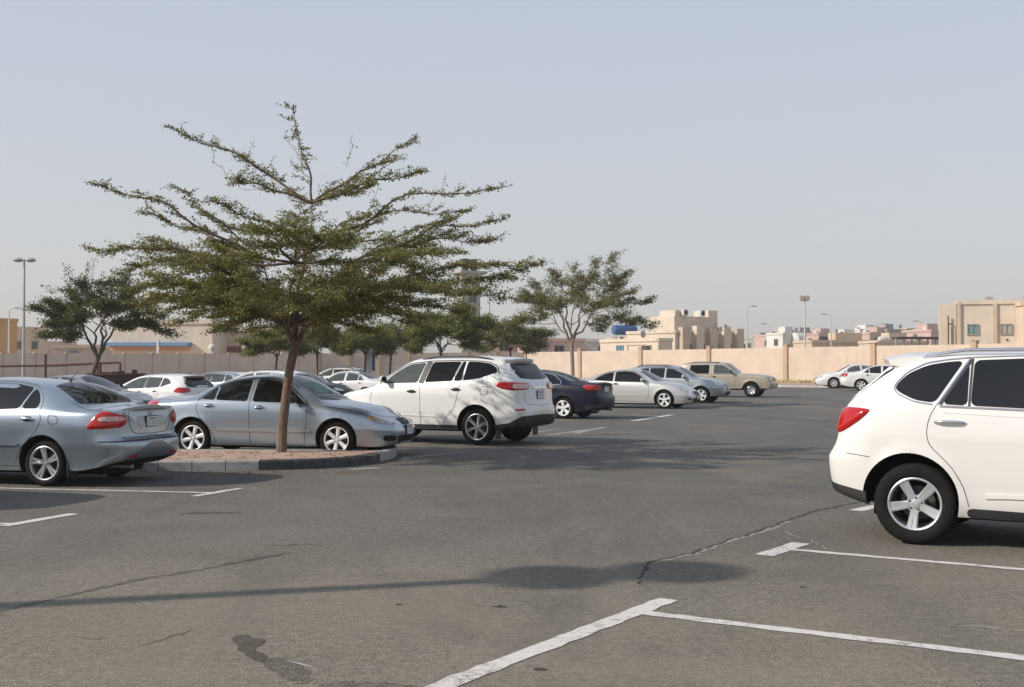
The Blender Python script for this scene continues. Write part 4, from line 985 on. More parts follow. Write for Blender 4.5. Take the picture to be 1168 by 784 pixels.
class Tree:
    def __init__(s, seed, leaf=(.042, .024), dens=110, spread=.06, flat=.35):
        s.r = random.Random(seed); s.np = np.random.default_rng(seed)
        s.wood = MB(); s.trunk = MB(); s.lv = []; s.leaf = leaf; s.dens = dens; s.spread = spread; s.flat = flat
    def path(s, a, b, n, wob, sag=0.0, lift=0.0):
        """wavy path from a to b; lift>0 bows it upward first"""
        a, b = Vector(a), Vector(b); L = (b - a).length
        ph = [s.r.uniform(0, 6.28) for _ in range(6)]
        P = []
        for i in range(n + 1):
            t = i / n; p = a.lerp(b, t)
            e = math.sin(PI * t) * .6 + .4 * t * (1 - t) * 4
            off = Vector((math.sin(t * 5 + ph[0]) + .5 * math.sin(t * 13 + ph[1]), math.sin(t * 4.4 + ph[2]) + .5 * math.sin(t * 11 + ph[3]), .6 * math.sin(t * 6 + ph[4]) + .4 * math.sin(t * 14 + ph[5])))
            p = p + off * wob * L * e + Vector((0, 0, (lift - sag) * L * math.sin(PI * t)))
            P.append(p)
        return P
    def leaves_along(s, P, dens=None, spread=None, t0=0.0):
        dens = dens or s.dens; spread = spread or s.spread
        for a, b in zip(P[:-1], P[1:]):
            n = (b - a).length * dens; k = int(n) + (1 if s.r.random() < n - int(n) else 0)
            if k: s.lv.append((tuple(a), tuple(b), k, spread))
    def twig(s, a, d, L, rad, level, leafy=True):
        b = a + d * L
        P = s.path(a, b, max(3, int(L / .16)), .035, lift=s.r.uniform(-.05, .06))
        s.wood.tube(P, [rad * (1 - .75 * i / (len(P) - 1)) for i in range(len(P))], 4 if level > 1 else 5, cap=False)
        return P
    def side_dir(s, t, up=.25, ang=(22, 52)):
        """direction leaving tangent t sideways, kept near the horizontal"""
        h = Vector((t.x, t.y, 0)); h = h.normalized() if h.length > .05 else Vector((s.r.uniform(-1, 1), s.r.uniform(-1, 1), 0)).normalized()
        a = R_(s.r.uniform(*ang)) * s.r.choice((-1, 1)); c, sn = math.cos(a), math.sin(a)
        d = Vector((h.x * c - h.y * sn, h.x * sn + h.y * c, 0)); d.z = up + s.r.uniform(-s.flat, s.flat) * .6 + t.z * .35
        return d.normalized()
    def limb(s, a, b, r0, n2=12, l2=1.0, n3=6, l3=.38, lift=.06, t2=.25, bare=.0, tipleaf=True, upz=.14, n1wob=.02):
        P = s.path(a, b, 16, n1wob, lift=lift); L = (Vector(b) - Vector(a)).length
        s.wood.tube(P, [max(.006, r0 * (1 - i / 16) ** .8) for i in range(17)], 7, cap=False)
        s.leaves_along(P[7:], s.dens * 1.3)
        for k in range(n2):
            t = t2 + (1 - t2) * (k + s.r.random() * .8) / n2; i = min(15, int(t * 16)); p = P[i].lerp(P[i + 1], t * 16 - i)
            tg = (P[i + 1] - P[i]).normalized(); d = s.side_dir(tg, upz)
            LL = l2 * s.r.choice((.35, .6, .8, 1.0, 1.35)) * s.r.uniform(.85, 1.15) * (1.12 - t * .92)
            Q = s.twig(p, d, LL, max(.005, r0 * .32 * (1.1 - t)), 1)
            if s.r.random() > bare: s.leaves_along(Q[len(Q) // 3:], s.dens)
            for q in range(n3):
                tt = .2 + .8 * (q + s.r.random()) / n3; j = min(len(Q) - 2, int(tt * (len(Q) - 1)))
                pp = Q[j].lerp(Q[j + 1], tt * (len(Q) - 1) - j); td = (Q[j + 1] - Q[j]).normalized(); dd = s.side_dir(td, upz * .8, (25, 65))
                T = s.twig(pp, dd, l3 * s.r.uniform(.5, 1.3) * (1.15 - .5 * tt), .004, 2)
                if s.r.random() > bare: s.leaves_along(T, s.dens)
        return P
    def leaf_arrays(s):
        pos = []; dirs = []
        for a, b, k, sp in s.lv:
            a = np.array(a); b = np.array(b); t = s.np.random((k, 1)); g = s.np.normal(0, 1, (k, 3)) * np.array([1, 1, .7]) * sp
            pos.append(a + (b - a) * t + g * .6); dirs.append(g)
        pos = np.concatenate(pos); dirs = np.concatenate(dirs); n = len(pos)
        u = s.np.normal(0, 1, (n, 3)) + dirs / (np.linalg.norm(dirs, axis=1, keepdims=True) + 1e-6) * .8; u[:, 2] *= .55; u /= np.linalg.norm(u, axis=1, keepdims=True)
        v = s.np.normal(0, 1, (n, 3)); v[:, 2] *= .5; v -= u * (u * v).sum(1, keepdims=True); v /= np.linalg.norm(v, axis=1, keepdims=True)
        sc = s.np.uniform(.6, 1.25, (n, 1)); l = s.leaf[0] * sc; w = s.leaf[1] * sc
        V = np.stack([pos, pos + u * l * .5 + v * w * .5, pos + u * l, pos + u * l * .5 - v * w * .5], 1).reshape(-1, 3)
        return V, n
    def build(s, name, root_loc, label, cat, leafm, barkm, group=None):
        root = empty(name, root_loc, 0, label, cat, group); O = Vector(root_loc)
        s.trunk.v = [tuple(Vector(p) - O) for p in s.trunk.v]; s.wood.v = [tuple(Vector(p) - O) for p in s.wood.v]
        t = s.trunk.build('trunk', barkm, root, True, 80, fix=False); w = s.wood.build('branches', barkm, root, True, 80, fix=False)
        V, n = s.leaf_arrays(); V = V - np.array(O)
        me = bpy.data.meshes.new('foliage'); me.vertices.add(len(V)); me.vertices.foreach_set('co', V.astype(np.float32).ravel())
        me.loops.add(4 * n); me.loops.foreach_set('vertex_index', np.arange(4 * n, dtype=np.int32)); me.polygons.add(n)
        me.polygons.foreach_set('loop_start', np.arange(0, 4 * n, 4, dtype=np.int32)); me.update(calc_edges=True); me.materials.append(leafm)
        link(bpy.data.objects.new('foliage', me), root); print(name, 'leaves', n)
        return root

def main_tree(LM, BM):
    Y0 = 20.5
    T = Tree(7, (.043, .026), 98, .035, .5)
    base = at_depth(321, 516, Y0); base.z = .12
    def P(px, py, dy=0): 
        return at_depth(px, py, Y0 + dy)
    fork = P(337, 392)
    tr = [base + Vector((-.02, 0, -.03)), base + Vector((0, 0, .03)), P(322, 488), P(326, 455), P(330, 425), P(335, 400), fork + Vector((.02, 0, .05))]
    T.trunk.tube(tr, [.12, .092, .084, .078, .075, .078, .07], 12)
    r = T.r
    hubs = [P(327, 374, -.1), P(349, 372, .15), P(338, 368, .3)]
    for h in hubs: T.wood.tube(T.path(fork + Vector((0, 0, -.04)), h, 5, .03), [.060, .054, .05, .046, .043, .04], 8, cap=False)
    # upper hubs, where the photograph's long limbs part
    A = P(356, 232, .1); B = P(350, 280, -.3); Cc = P(300, 300, .3); D = P(400, 300, .5); E = P(340, 285, 1.6); G = P(335, 300, -1.7)
    for h, up, rr in ((hubs[2], A, .042), (hubs[1], B, .036), (hubs[0], Cc, .038), (hubs[1], D, .036), (hubs[2], E, .034), (hubs[0], G, .034)):
        T.limb(h, up, rr, 6, .7, 5, .32, .02, .35, .2, False, .22, .03)
    tips = [(A, (196, 145), .4, .026, .02), (A, (335, 122), .1, .022, .0), (A, (472, 159), .5, .026, .02), (A, (482, 196), 1.0, .022, .02), (A, (268, 205), -.6, .022, .02), (A, (425, 212), -.8, .02, .02),
            (B, (572, 214), -.4, .028, .05), (B, (538, 240), .5, .022, .04), (B, (240, 228), -1.0, .022, .03),
            (Cc, (104, 209), -.5, .030, .06), (Cc, (165, 243), 1.0, .024, .05), (Cc, (112, 290), -1.0, .026, .07), (Cc, (205, 215), .8, .022, .05), (Cc, (140, 312), .4, .022, .07),
            (D, (560, 275), .8, .026, .05), (D, (520, 248), 1.6, .022, .04), (D, (578, 250), -.2, .022, .05), (D, (500, 290), -1.4, .022, .05),
            (hubs[1], (620, 302), -1.2, .040, .07), (hubs[1], (585, 318), -.2, .034, .08), (hubs[1], (545, 335), -1.8, .03, .08),
            (E, (250, 258), 3.2, .024, .04), (E, (340, 225), 3.3, .024, .04), (E, (440, 245), 3.2, .024, .04), (E, (520, 290), 2.8, .024, .04), (E, (180, 300), 2.9, .024, .05),
            (G, (215, 300), -3.0, .024, .04), (G, (300, 262), -3.2, .024, .04), (G, (400, 270), -3.2, .024, .04), (G, (480, 305), -2.8, .024, .04), (G, (340, 250), -2.6, .02, .03), (G, (150, 330), -2.2, .024, .05)]
    for h, (px, py), dy, r0, lift in tips:
        up_ = py < 262
        T.spread = .030 if up_ else .044; T.dens = 78 if up_ else 98
        T.limb(h, P(px, py, dy), r0, (10 if px == 335 else 18 if up_ else 17) + (10 if px > 570 and not up_ else 0), .60 if up_ else .8, 4 if up_ else 6, .24 if up_ else .31, lift, .10, .20 if up_ else .10, True, .20 if py < 290 else .04, .04)
    # the low skirt of the crown
    T.spread = .046; T.dens = 98
    for (px, py), dy, r0, lift in [((205, 370), .6, .028, .12), ((245, 380), -1.4, .024, .1), ((160, 348), -1.2, .028, .12), ((180, 330), 2.0, .028, .1), ((205, 352), -1.9, .026, .12), ((225, 340), .2, .026, .12),
                             ((470, 372), -1.0, .028, .1), ((525, 358), .6, .028, .12), ((575, 340), -.9, .028, .12), ((420, 380), 1.6, .024, .1), ((455, 345), 2.0, .026, .12), ((500, 335), -2.2, .028, .12),
                             ((300, 384), 2.2, .02, .1), ((385, 385), -2.0, .02, .1), ((270, 350), -2.8, .024, .1), ((390, 340), -3.0, .024, .1), ((280, 335), 2.8, .024, .1), ((430, 325), 3.0, .024, .1), ((330, 355), -2.8, .02, .1), ((350, 350), 2.8, .02, .1), ((260, 320), -1.0, .024, .08), ((430, 335), .4, .024, .08), ((250, 365), 1.6, .022, .1), ((225, 325), .9, .026, .1), ((195, 345), -.4, .026, .1), ((255, 300), .6, .024, .08), ((185, 318), -.9, .026, .1), ((240, 345), -.6, .024, .1), ((280, 310), .2, .022, .07), ((210, 300), 1.2, .024, .08), ((395, 310), -.6, .022, .07), ((450, 300), .8, .022, .07), ((410, 355), -1.2, .022, .1), ((490, 365), 1.9, .022, .1)]:
        h = r.choice(hubs); T.limb(h, P(px, py, dy), r0, 15, .95, 6, .36, lift, .2, .05, True, .06, .04)
    # bare wispy shoots above the crown
    for (x0, y0), (x1, y1) in [((340, 175), (336, 124)), ((345, 190), (325, 150)), ((395, 190), (402, 155)), ((262, 215), (240, 165)), ((278, 200), (290, 160)), ((425, 235), (430, 190)), ((488, 245), (508, 200)), ((300, 215), (312, 178))]:
        a, b = P(x0, y0, r.uniform(-.5, .5)), P(x1, y1, r.uniform(-.3, .3)); Q = T.path(a, b, 8, .07); T.wood.tube(Q, .004, 4, cap=False); T.leaves_along(Q, 22, .03)
    return T.build('shade_tree', tuple(base), 'large spreading flat-topped shade tree growing from the brick island beside the silver sedan', 'tree', LM, BM)

def crown_tree(seed, base, fork_h, tips_fn, leafp, dens, spread, LM, BM, name, label, r0=.09, lean=(0, 0), n2=9, l2=.8, n3=5, l3=.32, bare=0, wob=.03, nh=3, upz=.2, lift=.06, group=None, rings=None):
    T = Tree(seed, leafp, dens, spread, .5); base = Vector(base); fork = base + Vector((lean[0], lean[1], fork_h))
    mid = base.lerp(fork, .5) + Vector((-lean[0] * .15, 0, 0))
    T.trunk.tube([base - Vector((0, 0, .05)), base.lerp(mid, .3), mid, fork.lerp(mid, .3), fork], [r0 * 1.35, r0 * 1.05, r0 * .95, r0 * .9, r0 * .9], 10)
    TP = tips_fn(T, fork); top = max(Vector(p).z for p, _ in TP); H = top - fork.z; hubs = []
    for k in range(6):
        a = 2 * PI * (k + T.r.random() * .5) / 6; rad_ = T.r.uniform(.10, .26) * H; hubs.append(fork + Vector((rad_ * math.cos(a), rad_ * math.sin(a), T.r.uniform(.14, .42) * H)))
    for h in hubs: T.wood.tube(T.path(fork + Vector((0, 0, -.05)), h, 6, .06), [r0 * .62, r0 * .56, r0 * .5, r0 * .46, r0 * .42, r0 * .38, r0 * .34], 7, cap=False)
    for (tip, rr) in TP:
        hh = min(hubs, key=lambda q: (q - Vector(tip)).length + T.r.uniform(0, .25) * H)
        T.limb(hh, tip, rr, n2, l2, n3, l3, lift, .3, bare, True, upz, wob)
    return T.build(name, tuple(base), label, 'tree', LM, BM, group)
def dome_tips(n, rx, ry, h0, h1, sx=0, r=.04, pw=.6):
    def fn(T, fork):
        out = []
        for i in range(n):
            a = 2 * PI * (i * .618 + T.r.random() * .1); f = ((i + .5) / n) ** pw
            z = h1 - (h1 - h0) * f ** 2.2 + T.r.uniform(-.15, .15)
            k = T.r.uniform(.85, 1.1)
            out.append((fork + Vector((sx + rx * f * k * math.cos(a), ry * f * k * math.sin(a), z)), r))
        return out
    return fn
# ================================================================ THE PLACE
random.seed(3)
sc = bpy.context.scene
SUN_EL, SUN_DIR = 33.0, math.atan2(.28, .96)              # direction the shadows point to, measured from +x
# ---------------------------------------------------------------- sky and sun
w = bpy.data.worlds.new("World"); sc.world = w; w.use_nodes = True; nt = w.node_tree
bg = nt.nodes['Background']; sky = nt.nodes.new('ShaderNodeTexSky'); sky.sky_type = 'NISHITA'; sky.sun_disc = False
sky.sun_elevation = R_(SUN_EL)
sv = Vector((-math.cos(SUN_DIR), -math.sin(SUN_DIR)))       # towards the sun
sky.sun_rotation = math.atan2(sv.x, sv.y)
sky.air_density = 1.0; sky.dust_density = SKY_DUST; sky.ozone_density = 3.0; sky.altitude = 0
hs = nt.nodes.new('ShaderNodeHueSaturation'); hs.inputs['Saturation'].default_value = SKY_SAT; nt.links.new(sky.outputs[0], hs.inputs['Color'])
mx = nt.nodes.new('ShaderNodeMix'); mx.data_type = 'RGBA'; mx.blend_type = 'MIX'; mx.inputs[0].default_value = SKY_HAZE
nt.links.new(hs.outputs[0], mx.inputs[6])
tc = nt.nodes.new('ShaderNodeTexCoord'); sz = nt.nodes.new('ShaderNodeSeparateXYZ'); nt.links.new(tc.outputs['Generated'], sz.inputs[0])
cl = noise(nt, 1.6, 5, .55, mapping(nt, tc.outputs['Generated'], (1, 1, 5)))
hz = ramp(nt, mth(nt, 'ADD', sz.outputs[2], mth(nt, 'MULTIPLY', mth(nt, 'SUBTRACT', cl, .5), .06)), [(0.0, (.700, .676, .650)), (.10, (.655, .665, .682)), (.30, (.56, .615, .73)), (1.0, (.38, .45, .61))])
sc_ = nt.nodes.new('ShaderNodeVectorMath'); sc_.operation = 'SCALE'; sc_.inputs['Scale'].default_value = SKY_HAZE_K; nt.links.new(hz, sc_.inputs[0]); nt.links.new(sc_.outputs[0], mx.inputs[7])
nt.links.new(mx.outputs[2], bg.inputs[0]); bg.inputs[1].default_value = SKY_STR
sl = bpy.data.lights.new('sun', 'SUN'); sl.energy = SUN_STR; sl.angle = R_(.55); sl.color = (1.0, .93, .83)
so = bpy.data.objects.new('sun', sl); C.objects.link(so); so.location = (-30, -10, 40)
el = R_(SUN_EL); so.rotation_euler = Vector((-sv.x * math.cos(el), -sv.y * math.cos(el), -math.sin(el))).to_track_quat('-Z', 'Y').to_euler()
sc.view_settings.view_transform = 'Standard'; sc.view_settings.look = 'None'; sc.view_settings.exposure = EXPOSURE; sc.view_settings.gamma = 1
# ---------------------------------------------------------------- camera
cam = bpy.data.cameras.new('camera'); co = bpy.data.objects.new('camera', cam); C.objects.link(co); sc.camera = co
cam.sensor_width = 36; cam.lens = 36 * FPX / 1168; cam.clip_end = 6000; cam.clip_start = .1
co.location = (0, 0, CAM_H); co.rotation_euler = (R_(90) + PITCH, 0, 0)

# ---------------------------------------------------------------- ground
def sheet(name, pts, z, m, kind='structure', h=None, parent=None):
    v = [(p[0], p[1], z) for p in pts]; n = len(v)
    o = mesh_obj(name, v, [tuple(range(n))], m, parent)
    bm = bmesh.new(); bm.from_mesh(o.data)
    bmesh.ops.recalc_face_normals(bm, faces=bm.faces)
    for f in bm.faces:
        if f.normal.z < 0: f.normal_flip()
    bm.to_mesh(o.data); bm.free()
    if kind: o['kind'] = kind
    return o
m, nt, b = new_mat('sand_ground'); f = noise(nt, .05, 8, .6, geopos(nt))
nt.links.new(ramp(nt, f, [(.3, (.36, .29, .21)), (.7, (.44, .37, .28))]), b.inputs['Base Color']); b.inputs['Roughness'].default_value = 1
sheet('ground', [(-1400, -1400), (1400, -1400), (1400, 1400), (-1400, 1400)], -.03, m)

def asphalt(name='asphalt', k=1.0):
    m, nt, b = new_mat(name); p = geopos(nt)
    big = noise(nt, .11, 4, .55, p, .6); mid = noise(nt, .7, 6, .6, p, .3); fine = noise(nt, 38, 4, .75, p); ag = noise(nt, 110, 2, .8, p)
    sep = nt.nodes.new('ShaderNodeSeparateXYZ'); nt.links.new(p, sep.inputs[0])
    # the used lane is darker and bluer, the bays in front paler and browner
    lane = ramp(nt, mth(nt, 'ADD', mth(nt, 'MULTIPLY', sep.outputs[1], .04), mth(nt, 'MULTIPLY', big, .35)), [(.42, (.172, .152, .117)), (.62, (.134, .121, .101)), (.95, (.114, .107, .095))])
    c = mix(nt, .55, lane, ramp(nt, mid, [(.3, .80), (.7, 1.22)]), 'MULTIPLY')
    c = mix(nt, .6, c, ramp(nt, fine, [(.3, .6), (.7, 1.45)]), 'MULTIPLY')
    gr2 = noise(nt, 15, 2, .85, p)
    c = mix(nt, .75, c, ramp(nt, gr2, [(.36, .74), (.5, 1.0), (.64, 1.32)]), 'MULTIPLY')
    c = mix(nt, .85, c, ramp(nt, ag, [(.34, .30), (.5, .95), (.66, 2.3)]), 'MULTIPLY')
    st = noise(nt, .33, 5, .7, mapping(nt, p, (1, .45, 1), (0, 0, -.4), (3, 9, 0)), .8)
    c = mix(nt, ramp(nt, st, [(.50, 0.0), (.66, .6)]), c, (.078, .075, .070))
    trk = noise(nt, .55, 3, .5, mapping(nt, p, (1, .05, 1), (0, 0, R_(-67)), (5, 2, 0)), .3)
    c = mix(nt, ramp(nt, trk, [(.54, 0.0), (.70, .5)]), c, (.080, .078, .074))
    sand = noise(nt, .23, 7, .7, mapping(nt, p, (1, 1, 1), (0, 0, 0), (31, 4, 0)), 1.2)
    c = mix(nt, ramp(nt, sand, [(.52, 0.0), (.72, .55)]), c, (.235, .200, .150))
    wr = noise(nt, .9, 6, .65, mapping(nt, p, (.25, 1.2, 1), (0, 0, .38)), .4)
    c = mix(nt, ramp(nt, wr, [(.60, 0.0), (.75, .35)]), c, (.2, .185, .16))
    nt.links.new(mix(nt, 1.0, c, (k, k, k), 'MULTIPLY'), b.inputs['Base Color']); b.inputs['Roughness'].default_value = .92; b.inputs['Specular IOR Level'].default_value = .25
    h = mth(nt, 'ADD', mth(nt, 'MULTIPLY', ag, .5), mth(nt, 'MULTIPLY', fine, .5)); bump(nt, b, h, .5, .012)
    return m
ASPH = asphalt()
# the wall line (corner points on the ground)
W0 = at_depth(-75, 400, 104); W1 = at_depth(365, 400, 135); W2 = at_depth(600, 400, 140); W3 = at_depth(1060, 400, 100); W4 = W3 + (W3 - W2).normalized() * 60
WALL = [Vector((p.x, p.y, 0)) for p in (W0, W1, W2, W3, W4)]
sheet('asphalt', [(-90, -12), (70, -12), (WALL[4].x, WALL[4].y), (WALL[3].x, WALL[3].y), (WALL[2].x, WALL[2].y), (WALL[1].x, WALL[1].y), (WALL[0].x, WALL[0].y), (-90, 70)], 0, ASPH)

# ---------------------------------------------------------------- painted lines
def worn_paint(name, col, wear=.5):
    m, nt, b = new_mat(name); p = geopos(nt)
    f = noise(nt, 14, 8, .75, p); g = noise(nt, 90, 3, .8, p); h = noise(nt, 1.4, 4, .6, p)
    ff = mth(nt, 'ADD', mth(nt, 'ADD', mth(nt, 'MULTIPLY', f, .5), mth(nt, 'MULTIPLY', g, .3)), mth(nt, 'MULTIPLY', h, .2))
    nt.links.new(mix(nt, ramp(nt, ff, [(wear - .03, 0.0), (wear + .07, 1.0)]), (.17, .155, .13), mix(nt, g, [c * .78 for c in col], col)), b.inputs['Base Color'])
    b.inputs['Roughness'].default_value = .85; return m
LINE = worn_paint('line_paint', (.66, .62, .575), .42); FAINT = worn_paint('faint_line_paint', (.50, .47, .44), .50)
def gline(a, b_, width, m=None, wob=.012):
    A, B = ground(*a), ground(*b_); d = (B - A); L = d.length; d.normalize(); n = Vector((-d.y, d.x, 0)); k = max(2, int(L / .12)); r = random.Random(int(a[0] * 7 + a[1]))
    V = []; F = []
    for i in range(k + 1):
        p = A + d * L * i / k; ww = width / 2
        V += [p + n * (ww + r.uniform(-wob, wob)), p - n * (ww + r.uniform(-wob, wob))]
        if i: F.append((2 * i - 2, 2 * i - 1, 2 * i + 1, 2 * i))
    V = [(v.x, v.y, .004 + gline.z) for v in V]; gline.z += .00012
    o = mesh_obj('parking_line', V, F, m or LINE); o['kind'] = 'structure'
    bm = bmesh.new(); bm.from_mesh(o.data)
    for f in bm.faces:
        if f.normal.z < 0: f.normal_flip()
    bm.to_mesh(o.data); bm.free(); return o
gline.z = 0
for a, b_, wd, mm in [((478, 793), (762, 684), .145, LINE), ((738, 700), (1200, 755), .115, LINE), ((872, 634), (914, 620), .17, LINE), ((905, 627.5), (1200, 653), .10, LINE),
                      ((976, 583), (1004, 577), .16, LINE), ((-30, 556.5), (240, 562.5), .10, LINE), ((221, 566.5), (274, 557.5), .12, LINE), ((-30, 597), (24, 598.5), .10, LINE), ((3, 600.5), (84, 586.5), .13, LINE),
                      ((398, 536), (434, 534), .22, FAINT), ((455, 523), (527, 516.5), .14, FAINT), ((470, 507), (540, 504), .12, FAINT), ((624, 497), (672, 490.5), .2, FAINT), ((655, 495), (690, 487.5), .2, FAINT),
                      ((722, 480.5), (766, 473.5), .22, LINE), ((735, 469), (790, 467.5), .2, FAINT), ((560, 499), (640, 490), .16, FAINT), ((780, 459), (840, 457.5), .22, FAINT), ((690, 476), (740, 474.5), .18, FAINT)]:
    gline(a, b_, wd, mm)
# ---------------------------------------------------------------- cracks, tar and stains in the asphalt
TAR = asphalt('tar_seam', .62); CRK = simple('crack_dark', (.04, .036, .032), .95, 0, .3, 20); OIL = asphalt('oil_stain', .48); PATCHM = simple('crack_rim', (.24, .215, .18), .95, 0, .25, 25)
def gcrack(name, pts, w0, m, jag=.03, z=.003, seed=1, step=.06):
    r = random.Random(seed); P = [ground(*p) for p in pts]; Q = []
    for a, b_ in zip(P[:-1], P[1:]):
        k = max(1, int((b_ - a).length / step))
        for i in range(k): Q.append(a.lerp(b_, i / k) + Vector((r.uniform(-jag, jag), r.uniform(-jag, jag), 0)))
    Q.append(P[-1]); V = []; F = []
    for i, p in enumerate(Q):
        t = (Q[min(i + 1, len(Q) - 1)] - Q[max(0, i - 1)]); n = Vector((-t.y, t.x, 0)).normalized(); e = min(1, i / 4, (len(Q) - 1 - i) / 4) * r.uniform(.35, 1.3)
        V += [(p.x + n.x * w0 * e, p.y + n.y * w0 * e, z), (p.x - n.x * w0 * e, p.y - n.y * w0 * e, z)]
        if i: F.append((2 * i - 2, 2 * i - 1, 2 * i + 1, 2 * i))
    o = mesh_obj(name, V, F, m); o['kind'] = 'structure'
    bm = bmesh.new(); bm.from_mesh(o.data)
    for f in bm.faces:
        if f.normal.z < 0: f.normal_flip()
    bm.to_mesh(o.data); bm.free(); return o
gcrack('asphalt_crack', [(728, 662), (733, 652), (742, 641), (790, 631), (830, 616), (870, 605), (905, 591), (935, 582), (975, 574), (1010, 566)], .016, CRK, .03, .0035, 2)
gcrack('asphalt_crack', [(742, 643), (790, 633), (830, 618), (872, 607), (905, 593)], .03, PATCHM, .03, .002, 12)
gcrack('asphalt_crack', [(876, 601), (893, 606), (908, 613), (925, 617), (940, 625), (944, 629)], .012, PATCHM, .02, .0035, 3)
gcrack('asphalt_crack', [(728, 660), (731, 668), (738, 672)], .012, CRK, .02, .0035, 5)
gcrack('asphalt_crack', [(768, 638), (775, 642), (792, 641)], .008, PATCHM, .02, .0035, 7)
gcrack('tar_seam', [(-20, 702), (40, 688), (110, 672), (160, 661), (230, 650), (290, 638), (336, 630)], .035, TAR, .015, .002, 4)
gcrack('tar_seam', [(200, 588), (225, 585.5), (262, 585), (275, 586)], .10, TAR, .05, .002, 6)
gcrack('tar_seam', [(300, 622), (352, 621), (372, 622)], .03, TAR, .04, .002, 8)
gcrack('tar_seam', [(75, 726), (110, 729), (140, 727)], .012, TAR, .02, .002, 9)
gcrack('tar_seam', [(155, 738), (190, 728), (225, 716)], .016, simple('rust_stain', (.115, .095, .07), .9, 0, .3, 14), .02, .002, 10)
gcrack('tar_seam', [(645, 498), (690, 496), (720, 495)], .09, TAR, .06, .002, 11)
gcrack('scuff_mark', [(1080, 716), (1110, 713), (1160, 720), (1190, 718)], .02, PATCHM, .03, .002, 13)
gcrack('scuff_mark', [(865, 676), (880, 679)], .012, LINE, .01, .003, 14)
gcrack('scuff_mark', [(318, 752), (340, 757), (362, 766)], .012, LINE, .012, .003, 15)
def blot(pts, m, z=.0025, seed=0):
    r = random.Random(seed); P = [ground(*p) for p in pts]; Q = []
    for a, b_ in zip(P, P[1:] + P[:1]):
        k = max(1, int((b_ - a).length / .035))
        for i in range(k): p = a.lerp(b_, i / k); Q.append((p.x + r.uniform(-.012, .012), p.y + r.uniform(-.012, .012)))
    o = sheet('oil_stain', Q, z, m); o.data.update(); return o
blot([(264, 728), (272, 725), (284, 724), (287, 728), (300, 730), (302, 735), (291, 739), (293, 744), (302, 747), (305, 754), (300, 757), (285, 752), (272, 742)], OIL, .0025, 2)
m2 = asphalt('oil_stain_faint', .68)
blot([(304, 751), (316, 750), (334, 755), (350, 765), (358, 775), (345, 781), (330, 776), (316, 768), (301, 760)], m2, .0022, 4)
blot([(366, 780), (400, 777), (440, 779), (476, 783), (520, 792), (360, 796)], m2, .0019, 5)
for i, (px, py, s_) in enumerate([(571, 692, .035), (616, 764, .03), (916, 670, .02), (1064, 739, .022), (455, 690, .02)]):
    g = ground(px, py); sheet('oil_stain', [(g.x + s_ * math.cos(a) * random.uniform(.6, 1.3) * 1.4, g.y + s_ * math.sin(a) * random.uniform(.6, 1.3)) for a in [2 * PI * k / 11 for k in range(11)]], .0028, CRK)

